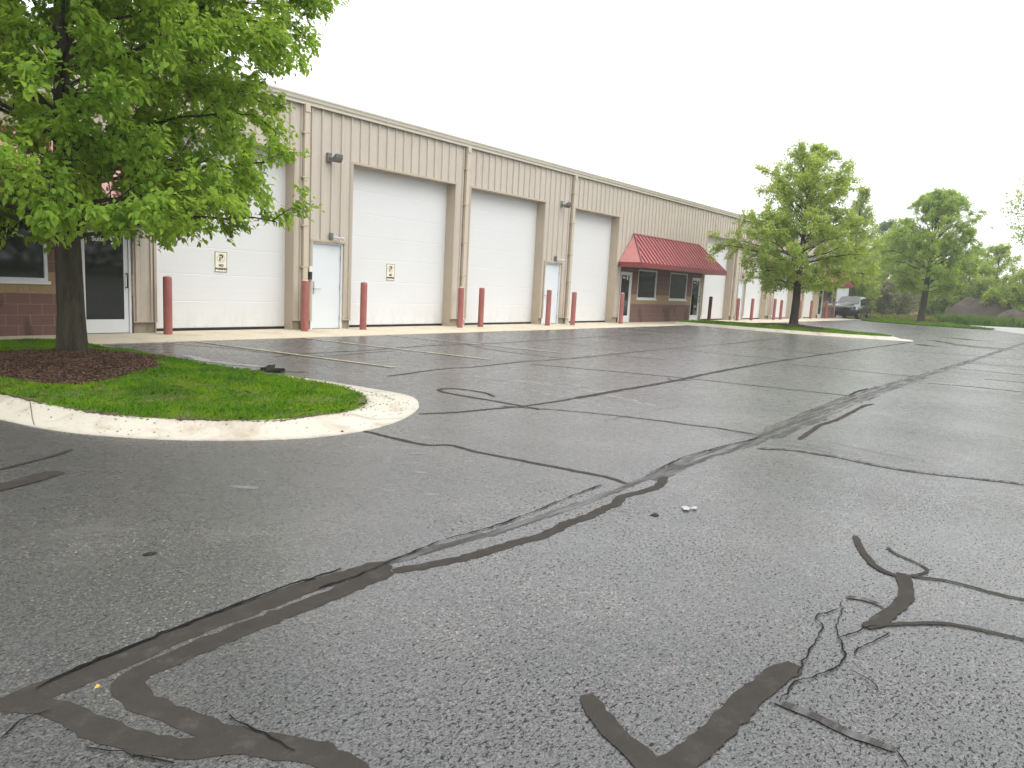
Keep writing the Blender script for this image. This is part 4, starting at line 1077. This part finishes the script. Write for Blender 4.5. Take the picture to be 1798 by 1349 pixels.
def tree(name, label, cat, loc, env, trunk_r, fork, n_limb, n_leaf, L, leaf_mat, bark, seed, rise=(.5, 1.6), six=False, dens=1.0, wob=.12, lean=(0, 0), group=None, twigk=1.0, droop=.55, limbk=.75, stems=1, axis=(0, 0)):
    rng = np.random.default_rng(seed)
    t = empty(name, loc, label, cat, group)
    ez = np.array([e[0] for e in env]); er = np.array([e[1] for e in env]); H = ez[-1]
    ph = rng.uniform(0, 6.28, 3)
    def R(z, az): return np.interp(z, ez, er)*(1+wob*np.sin(2*az+ph[0])+wob*.7*np.sin(3*az+ph[1]+z)+wob*.5*np.sin(5*az+ph[2]-z*1.3))
    def axc(z): return np.array([axis[0], axis[1]])*np.clip(z/H, 0, 1)
    T = Tubes(); tw_p = []; tw_t = []; tw_w = []
    nz = 12
    zs = np.linspace(0, H*.86, nz)
    TR = np.stack([np.cumsum(rng.normal(0, .012*H/8, nz))+lean[0]*zs+axis[0]*zs/H, np.cumsum(rng.normal(0, .012*H/8, nz))+lean[1]*zs+axis[1]*zs/H, zs], 1); TR[0, :2] = 0; TR[1, :2] *= .3
    zr = np.r_[-.1, zs[1]*.25, zs[1]*.6, zs[1:]]
    PT = np.stack([np.interp(zr, zs, TR[:, k]) if k < 2 else zr for k in range(3)], 1)
    rr = trunk_r*(np.interp(zr, [-.1, .12, .5, fork, fork+.25*(H-fork), H], [1.32, 1.16, 1.0, .93, .62, .10]))
    if stems == 1: T.add(PT, rr, 14)
    sc = H/8
    for i in range(n_limb):
        f = (i+.5)/n_limb
        z0 = fork+(H*.82-fork)*f**1.02; az = i*2.39996+rng.normal(0, .25)
        z1 = min(H*.985, z0+sc*(rise[0]+(rise[1]-rise[0])*f)*rng.uniform(.7, 1.3)+.02)
        if i < n_limb*.28: z1 = max(ez[0]+.15*sc, z1-rng.uniform(0, .8)*sc)
        r1 = R(z1, az)*rng.uniform(.80, 1.0)
        p0 = np.array([np.interp(z0, zs, TR[:, 0]), np.interp(z0, zs, TR[:, 1]), z0])
        if stems > 1: p0 = np.array([rng.normal(0, .12*sc), rng.normal(0, .12*sc), 0.0])
        c1 = axc(z1); p2 = np.array([c1[0]+math.cos(az)*r1, c1[1]+math.sin(az)*r1, z1])
        zc = max(z0, z1)*.55+min(z0, z1)*.45+sc*rng.uniform(.15, .5)
        p1 = p0*.5+p2*.5; p1[2] = zc
        n = 9; P = bez(p0, p1, p2, n); P[1:-1] += rng.normal(0, .03*sc, (n-2, 3))
        ll = np.linalg.norm(np.diff(P, axis=0), axis=1).sum()
        r0 = trunk_r*limbk*(.31-.14*f)*np.clip(ll/(3*sc), .5, 1.15)
        T.add(P, np.linspace(r0, .010*sc, n), 7)
        ns = max(4, int(ll/sc*3.6*dens))
        for j in range(ns):
            s = .22+.78*(j+rng.random())/ns; q = P[0]+0; ix = s*(n-1); a = int(min(n-2, ix)); q = P[a]+(P[a+1]-P[a])*(ix-a)
            tan = (P[a+1]-P[a]); tan /= np.linalg.norm(tan)
            side = rng.normal(0, 1, 3); side -= tan*(side@tan); side /= np.linalg.norm(side)
            sl = (.22*ll+.30*sc)*(1.15-.6*s)*rng.uniform(.55, 1.15)
            e = q+(tan*.75+side*.85+np.array([0, 0, .12]))*sl*.8
            rad = np.hypot(*(e[:2]-axc(e[2]))); lim = R(np.clip(e[2], ez[0], H), math.atan2(e[1], e[0]))*1.03
            if rad > lim: e[:2] = axc(e[2])+(e[:2]-axc(e[2]))*lim/rad
            e[2] = np.clip(e[2], ez[0]-.1*sc, H)
            mid = (q+e)/2+np.array([0, 0, .12*sl])+rng.normal(0, .05*sl, 3)
            S = bez(q, mid, e, 6); T.add(S, np.linspace(max(.007*sc, r0*.32*(1-s*.5)), .005*sc, 6), 4)
            nt = max(3, int((sl/sc*5+2)*dens))
            for k in range(nt+1):
                u = .25+.75*(k+rng.random()*.8)/nt if k < nt else 1.0
                u = min(u, 1); ix = u*5; a2 = int(min(4, ix)); q2 = S[a2]+(S[a2+1]-S[a2])*(ix-a2)
                tn = S[a2+1]-S[a2]; tn /= np.linalg.norm(tn)+1e-9
                sd2 = rng.normal(0, 1, 3); sd2 /= np.linalg.norm(sd2)
                tl = sc*rng.uniform(.18, .46)*twigk
                dd = tn*.8+sd2*.7+np.array([0, 0, .25]); dd /= np.linalg.norm(dd)
                e2 = q2+dd*tl; m2 = (q2+e2)/2+np.array([0, 0, .06*tl])
                W = bez(q2, m2, e2+np.array([0, 0, -.10*tl]), 4); T.add(W, np.linspace(.0045*sc, .0025*sc, 4), 3)
                tw_p.append(W); tw_t.append(dd); tw_w.append(tl)
    V = np.vstack(T.V); F = np.vstack(T.F)
    mesh_np('trunk', V, F, bark, t, smooth=True)
    W = np.array(tw_p); D_ = np.array(tw_t); w = np.array(tw_w); w = w/w.sum()
    pick = rng.choice(len(W), n_leaf, p=w); u = rng.random(n_leaf)**.75*3; a = np.minimum(2, u.astype(int)); fr = (u-a)[:, None]
    P = W[pick, a]*(1-fr)+W[pick, a+1]*fr
    P += rng.normal(0, L*.55, P.shape)
    out = P-np.array([0, 0, 0]); out[:, 2] *= .3; out /= np.linalg.norm(out, axis=1)[:, None]+1e-9
    leaves_mesh('crown', P, D_[pick]*.6+out*.4, L, leaf_mat, t, seed+5, droop, six=six)
    return t

A_LEAF1 = mat_leaf('pear_leaf', (.15, .31, .040), (.32, .50, .066), (.46, .58, .065), .60, 1.0)
A_LEAF2 = mat_leaf('pear_leaf_mid', (.24, .37, .075), (.39, .52, .115), (.54, .59, .10), .60, .6)
A_LEAF3 = mat_leaf('maple_leaf', (.22, .38, .075), (.36, .52, .12), (.50, .58, .10), .60, .5)
A_LEAFH = mat_leaf('haze_tinted_leaf', (.20, .30, .12), (.30, .41, .19), (.38, .46, .18), .52, .4)  # distance haze is mixed into this greyer leaf colour
A_LEAFY = mat_leaf('yellow_green_leaf', (.25, .38, .06), (.38, .52, .10), (.52, .58, .10), .58, .5)
A_LEAFO = mat_leaf('olive_leaf', (.16, .19, .08), (.27, .28, .14), (.34, .33, .18), .4, .6)

tree('pear_tree', 'large leafy pear tree on the near kerbed island, crown cut by the frame', 'tree', (4.03, 10.6, .20),
     [(1.86, 2.3), (2.05, 3.2), (2.35, 3.5), (2.7, 3.15), (3.0, 2.65), (3.3, 2.65), (3.6, 3.0), (4.1, 3.35), (5.0, 3.45), (5.8, 3.2), (6.6, 2.3), (7.4, .4)],
     .165, 1.45, 74, 138000, .086, A_LEAF1, A_BARK, 21, (.55, 1.5), six=True, wob=.04, limbk=.6)
tree('pear_tree', 'spreading pear tree on the grass strip in the middle of the lot', 'tree', (32.7, 10.2, .2),
     [(1.75, 1.7), (2.2, 2.8), (2.7, 3.25), (3.4, 3.4), (4.0, 3.15), (4.5, 2.4), (5.0, 1.95), (5.6, 2.15), (6.3, 2.0), (6.9, 1.7), (7.45, .5)],
     .17, 1.45, 62, 72000, .10, A_LEAF2, A_BARK2, 35, (.4, 1.7), wob=.15)
tree('round_tree', 'round full crowned tree on the far mown verge', 'tree', (60.2, 9.8, .08),
     [(2.0, 1.4), (2.6, 2.3), (3.5, 3.1), (4.5, 3.2), (5.4, 2.9), (6.4, 2.9), (7.4, 2.6), (8.3, 1.9), (9.1, .5)],
     .23, 1.8, 54, 78000, .12, A_LEAF3, A_BARK2, 47, (.6, 2.2), wob=.11, axis=(-.1, -.35))

# background growth beyond the lot
def bg(name, label, cat, x, y, h, r, n, L, mat, seed, fork=None, stems=1, rise=(.5, 1.8), shape='round', dens=.7, wob=.16):
    if shape == 'round': env = [(.18*h, .55*r), (.32*h, .9*r), (.5*h, r), (.68*h, .9*r), (.85*h, .6*r), (h, .12*r)]
    elif shape == 'cone': env = [(.10*h, .75*r), (.25*h, r), (.45*h, .85*r), (.65*h, .6*r), (.85*h, .32*r), (h, .05*r)]
    else: env = [(.03*h, .8*r), (.25*h, r), (.5*h, .97*r), (.75*h, .75*r), (.92*h, .45*r), (h, .15*r)]
    return tree(name, label, cat, (x, y, -.06), env, .016*h+.03, fork if fork else .2*h, 30, int(n*2.0), L, mat, A_BARK2, seed, rise, False, dens, wob, stems=stems, group='wild growth beyond the lot')
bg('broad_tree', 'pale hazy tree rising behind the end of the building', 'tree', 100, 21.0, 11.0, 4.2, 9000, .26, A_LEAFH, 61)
bg('slender_tree', 'slender pointed tree standing above the end of the building', 'tree', 72, 17.6, 11.2, 1.9, 5500, .20, A_LEAF2, 62, shape='cone')
bg('broad_tree', 'dark green tree behind the left side of the far round tree', 'tree', 86, 16.6, 9.0, 3.4, 9000, .24, A_LEAF3, 63)
bg('shrub', 'olive grey shrub between the minivan and the far round tree', 'shrub', 76, 15.0, 3.3, 2.4, 6000, .17, A_LEAFO, 64, .3, 6, shape='bush')
bg('shrub', 'bright green sapling bush right behind the minivan', 'shrub', 74, 17.2, 4.7, 1.7, 4500, .18, A_LEAFY, 65, .4, 5, shape='bush')
bg('wild_tree', 'broad green tree right of the far round tree, left of the feathery tree', 'tree', 92, 10.9, 7.0, 3.6, 8000, .22, A_LEAFY, 66)
bg('feathery_tree', 'feathery light green tree behind the taller dirt mound', 'tree', 90, 8.3, 7.7, 3.2, 7000, .20, A_LEAFY, 67)
bg('wild_tree', 'green tree at the right edge rising beside the dirt mounds', 'tree', 82, 3.6, 7.6, 4.4, 12000, .22, A_LEAFY, 68, shape='cone')
bg('shrub', 'yellow green brush left of the taller dirt mound', 'shrub', 90, 12.2, 4.0, 2.8, 5000, .2, A_LEAFY, 69, .3, 6, shape='bush')
bg('shrub', 'dark low bush behind the trunk of the far round tree', 'shrub', 88, 15.0, 3.2, 2.6, 5000, .2, A_LEAF3, 70, .3, 6, shape='bush')
bg('shrub', 'green brush directly behind the taller dirt mound', 'shrub', 95, 9.0, 4.2, 3.4, 5000, .22, A_LEAF2, 71, .3, 6, shape='bush')
bg('shrub', 'rounded green bush at the foot of the tree at the right edge', 'shrub', 90, 5.4, 3.6, 3.2, 6000, .2, A_LEAFY, 74, .3, 6, shape='bush')
bg('shrub', 'tall bright bush filling the gap left of the dirt mounds', 'shrub', 96, 13.6, 5.6, 3.4, 6500, .22, A_LEAFY, 75, .3, 6, shape='bush')
bg('broad_tree', 'mid green tree filling in behind the far round tree trunk', 'tree', 98, 15.2, 8.0, 4.2, 9000, .24, A_LEAF2, 76)
bg('broad_tree', 'green tree low behind the last awning of the building', 'tree', 84, 20.8, 6.5, 3.2, 7000, .24, A_LEAF2, 72)
tree('thin_branched_tree', 'sparse tree reaching fingered branches in from the right edge', 'tree', (55, .9, -.05),
     [(5.2, 2.6), (6.0, 4.0), (6.9, 4.3), (8.0, 3.5), (9.0, 2.1), (10.0, .3)], .17, 4.6, 34, 15000, .16, A_LEAF3, A_BARK2, 81, (.5, 1.2), dens=.75, twigk=2.2, droop=.1)

# far-off woods as one mass
def far_wood():
    rng = np.random.default_rng(5); n = 26000
    az = rng.uniform(-.02, .36, n); r = rng.uniform(118, 150, n)
    top = 5.2+2.0*np.array([mnoise.noise(Vector((a*26, 1.3, 0))) for a in az])+1.0*np.array([mnoise.noise(Vector((a*90, 4.3, 0))) for a in az])
    z = rng.random(n)**.7*top
    P = np.stack([r*np.cos(az), r*np.sin(az), z], 1)
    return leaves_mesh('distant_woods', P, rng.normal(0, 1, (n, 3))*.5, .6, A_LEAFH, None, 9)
tag(far_wood(), 'distant line of woods beyond the lot', 'woods', kind='stuff')
def opposite_wood():                       # seen in the office glass
    rng = np.random.default_rng(6); n = 52000
    x = rng.uniform(-70, 285, n); y = rng.uniform(-66, -52, n)-.05*np.abs(x)
    top = 13+4*np.array([mnoise.noise(Vector((a*.09, 2.3, 0))) for a in x])
    P = np.stack([x, y, rng.random(n)**.85*top], 1)
    return leaves_mesh('distant_woods', P, rng.normal(0, 1, (n, 3))*.5, 1.0, A_LEAFD, None, 10, six=False)
tag(opposite_wood(), 'line of woods across the lot, behind the camera', 'woods', kind='stuff')

# tall grass and weeds along the far edge
def hf0(x, y): return -.06+0*x
blades('tall_grass', 'tall bright green grass along the far road in front of the dirt mounds', [(70.5, 2.5), (68.7, 4.1), (67, 6.1), (65.7, 7.5), (66.3, 9.3), (69.5, 10.5), (72, 7), (74, 3), (78, -6), (75, -6)], hf0, 20000, .75, .035, A_GRASS2, 14, lean=.35)
blades('meadow_weeds', 'yellowish weeds and meadow between the far verge and the shrubs', [(66, 9.2), (69.5, 10.3), (79, 11.5), (79, 17), (66.2, 17), (65.4, 13)], hf0, 14000, .42, .035, A_WEED, 15, lean=.6)

# ---------------------------------------------------------------- dirt mounds
A_DIRT = mat_ground('bare_dirt', (.050, .042, .034), (.105, .086, .068), (.070, .064, .044), 1.2, .6)
A_DIRT2 = mat_ground('bare_reddish_dirt', (.12, .075, .055), (.22, .15, .11), (.16, .14, .07), 1.5, .6)
def mound(label, c, rx, ry, h, seed, mat, peak=(0, 0)):
    V = []; F = []; nr, n = 16, 44
    for i in range(nr+1):
        k = i/nr
        for j in range(n):
            th = 2*math.pi*j/n; q = 1+.16*mnoise.noise(Vector((math.cos(th)*1.5+seed, math.sin(th)*1.5, 0)))
            x, y = rx*k*q*math.cos(th), ry*k*q*math.sin(th)
            px, py = x+peak[0]*(1-k), y+peak[1]*(1-k)
            prof = (1-k)**.9*(1-.15*math.sin(k*7))
            z = h*prof*(1+.55*mnoise.noise(Vector((px*.9+seed, py*.9, 1))))+.22*h*mnoise.noise(Vector((px*2.1, py*2.1, seed)))*(1-k)**.5+.07*mnoise.noise(Vector((px*5, py*5, seed)))*(k < .98)
            V.append((px, py, max(-.02, z)))
    for i in range(nr):
        for j in range(n): F.append((i*n+j, (i+1)*n+j, (i+1)*n+(j+1) % n, i*n+(j+1) % n))
    o = mesh_np('dirt_mound', V, F, mat, smooth=False); o.location = (*c, -.06)
    return tag(o, label, 'dirt mound', 'dirt mounds beyond the lot')
mound('tall peaked mound of dark bare dirt beyond the tall grass', (82, 8.6), 3.0, 3.7, 3.0, 3.3, A_DIRT, (0, -1.2))
mound('lower rounded dirt mound at the right edge of the photo', (76.5, 4.4), 2.6, 3.4, 1.95, 7.1, A_DIRT)
mound('low reddish heap of dirt behind the far tree trunk', (80, 14.1), 1.5, 2.2, .95, 9.4, A_DIRT2)

# white panel seen past the end of the building
pn = empty('white_panel', (70, 18.34, -.06), 'white upright panel beyond the brick end of the building, above the minivan', 'panel')
mb = MB(); mb.box(-.04, .04, -.9, .9, .1, 2.45); mb.build('board', A_WDOOR, pn)
mb = MB(); mb.box(-.05, .05, -.98, -.9, 0, 2.5); mb.box(-.05, .05, .9, .98, 0, 2.5); mb.build('post', A_ALU, pn)

# ---------------------------------------------------------------- minivan
A_PAINT = M('dark_green_car_paint').base((.010, .013, .012), .25, .5).m
A_PAINT.node_tree.nodes['Principled BSDF'].inputs['Coat Weight'].default_value = .45
A_PAINT.node_tree.nodes['Principled BSDF'].inputs['Coat Roughness'].default_value = .05
A_CHROME = M('chrome').base((.7, .7, .7), .15, .5, 1.0).m
A_RIM = M('alloy_rim').base((.55, .55, .56), .3, .5, .8).m
A_WIND = M('windscreen_glass').base((.05, .055, .055), .03, .7).m
A_SIDEG = M('tinted_side_glass').base((.006, .007, .007), .08, .35).m
def minivan(loc, rz=0.0):
    t = empty('minivan', loc, 'dark green minivan parked facing the camera past the end of the building', 'minivan', None, rz)
    # stations: x, z bottom, z belt, z top, half width at belt, half width at top
    ST = [(.00, .30, .62, .74, .62, .55), (.06, .24, .68, .86, .80, .70), (.22, .22, .76, .96, .92, .80), (.60, .22, .86, 1.03, .97, .82), (1.10, .24, .94, 1.11, .99, .83),
          (1.55, .25, .97, 1.40, .99, .74), (2.02, .25, .99, 1.665, .99, .69), (2.5, .25, 1.0, 1.73, .99, .69), (3.4, .25, 1.02, 1.75, .99, .69), (4.3, .26, 1.04, 1.72, .98, .68),
          (4.85, .28, 1.05, 1.66, .95, .66), (5.08, .32, 1.0, 1.35, .90, .68), (5.15, .40, .90, 1.0, .84, .70)]
    V = []; F = []; ncol = 15
    for x, zb, zm, zt, wm, wt in ST:
        half = [(0, zb), (wm*.85, zb), (wm*.97, zb+.10), (wm, zb+.35*(zm-zb)+.05), (wm*.985, zm), (wt+(wm-wt)*.35, zm+(zt-zm)*.55), (wt, zt-.05*(zt > 1.2)-.015), (wt*.6, zt)]
        full = [(-a, b) for a, b in half[:0:-1]]
        sec = [(a, b) for a, b in half]+[(0, zt+.012)]+full
        for a, b in sec: V.append((x, a, b))
    nc = len(V)//len(ST)
    for i in range(len(ST)-1):
        for k in range(nc): F.append((i*nc+k, i*nc+(k+1) % nc, (i+1)*nc+(k+1) % nc, (i+1)*nc+k))
    F2 = [tuple(reversed(range(nc))), tuple(range((len(ST)-1)*nc, len(ST)*nc))]
    mb = MB(); mb.add(V, F, True); mb.add(V, F2); body = mb.build('body', A_PAINT, t)
    def q(name, pts, mat, par=t):
        mb = MB(); mb.add(pts, [tuple(range(len(pts)))]); return mb.build(name, mat, par)
    o = .018
    q('windshield', [(1.20-o, -.80, 1.15+o), (1.20-o, .80, 1.15+o), (1.60-o, .74, 1.42+o), (1.97-o, .68, 1.655+o), (1.97-o, -.68, 1.655+o), (1.60-o, -.74, 1.42+o)], A_WIND)
    for s in (-1, 1):
        wn_ = q('side_window', [(1.62, s*(.955), 1.06), (2.55, s*.965, 1.06), (2.55, s*.80, 1.58), (2.05, s*.80, 1.56)], A_SIDEG)
        q('side_window', [(2.62, s*.965, 1.06), (3.75, s*.965, 1.08), (3.75, s*.80, 1.60), (2.62, s*.80, 1.59)], A_SIDEG)
        q('side_window', [(3.82, s*.965, 1.09), (4.75, s*.94, 1.12), (4.62, s*.80, 1.56), (3.82, s*.80, 1.60)], A_SIDEG)
        mb = MB(); mb.add([(.10, s*.50, .70), (.18, s*.88, .72), (.42, s*.945, .84), (.36, s*.86, .93), (.16, s*.56, .84)], [(0, 1, 2, 3, 4)])
        mb.add([(.06, s*.50, .71), (.15, s*.895, .73), (.40, s*.955, .84), (.33, s*.87, .945), (.12, s*.56, .85)], [(0, 1, 2, 3, 4)]); mb.build('headlight', A_LENS, t)
        mb = MB(); mb.box(1.70, 1.84, s*1.02-.09, s*1.02+.09, 1.06, 1.20); mb.build('side_mirror', A_PAINT, t)
        mb = MB(); mb.box(2.40, 2.56, s*.995-.012, s*.995+.012, .86, .89); mb.build('door_handle', A_PAINT, t)
        mb = MB(); mb.box(1.5, 4.7, s*.992-.008, s*.992+.008, .985, 1.005); mb.build('belt_trim', A_CHROME, t)
        for wx in (.95, 4.03):
            c = (wx, s*.86, .335)
            mb = MB(); mb.wheel(c, [(.21, -.11), (.31, -.115), (.335, -.09), (.335, .09), (.31, .115), (.21, .11), (.21, -.11)], 26)
            w = mb.build('wheel', A_RUB, t)
            mb = MB(); yy = s*.10
            mb.wheel((wx, s*.86, .335), [(.215, yy*.9), (.20, yy*1.08), (.05, yy*1.0), (.001, yy*1.05)], 20); mb.wheel(c, [(.215, -yy*.3), (.001, -yy*.3)], 20); mb.build('rim', A_RIM, w)
            mb = MB(); n = 18; vs = []
            for k in range(n+1):
                th = math.pi*k/n
                vs += [(wx+.335*math.cos(th)*1.10, s*.998, .335+.345*math.sin(th)*1.08), (wx+.375*math.cos(th)*1.10, s*1.0, .335+.39*math.sin(th)*1.05)]
            mb.add(vs, [(2*k, 2*k+1, 2*k+3, 2*k+2) for k in range(n)]); mb.build('wheel_arch', A_BLACK, t)
    mb = MB()                                           # split grille
    for s in (-1, 1):
        for z in (.665, .745): mb.box(-.035, .10, s*.03 if s > 0 else -.50, .50 if s > 0 else -.03, z-.028, z+.028)
    g = mb.build('grille', A_BLACK, t)
    mb = MB(); mb.box(-.05, .02, -.52, .52, .698, .712); mb.box(-.05, .02, -.52, .52, .785, .80); mb.box(-.05, .02, -.50, .50, .618, .63); mb.box(-.052, .02, -.022, .022, .615, .80); mb.build('grille_bar', A_CHROME, g)
    mb = MB(); mb.box(-.04, .3, -.80, .80, .22, .50); mb.box(-.055, .28, -.62, .62, .30, .40); mb.build('bumper', A_BLACK, t)
    return t
minivan((60.0, 15.12, -.0))

# ---------------------------------------------------------------- misty air
hz = bpy.data.materials.new('mist'); hz.use_nodes = True
hn, hl = hz.node_tree.nodes, hz.node_tree.links; hn.clear()
pv_ = hn.new('ShaderNodeVolumePrincipled'); pv_.inputs['Color'].default_value = (1, 1, .97, 1); pv_.inputs['Density'].default_value = .0011; pv_.inputs['Anisotropy'].default_value = .2
ho = hn.new('ShaderNodeOutputMaterial'); hl.new(pv_.outputs[0], ho.inputs['Volume'])
mb = MB(); mb.box(-265, 305, -265, 265, -1.06, 16)
tag(mb.build('haze', hz), 'thin mist over the whole place', 'mist', kind='stuff')
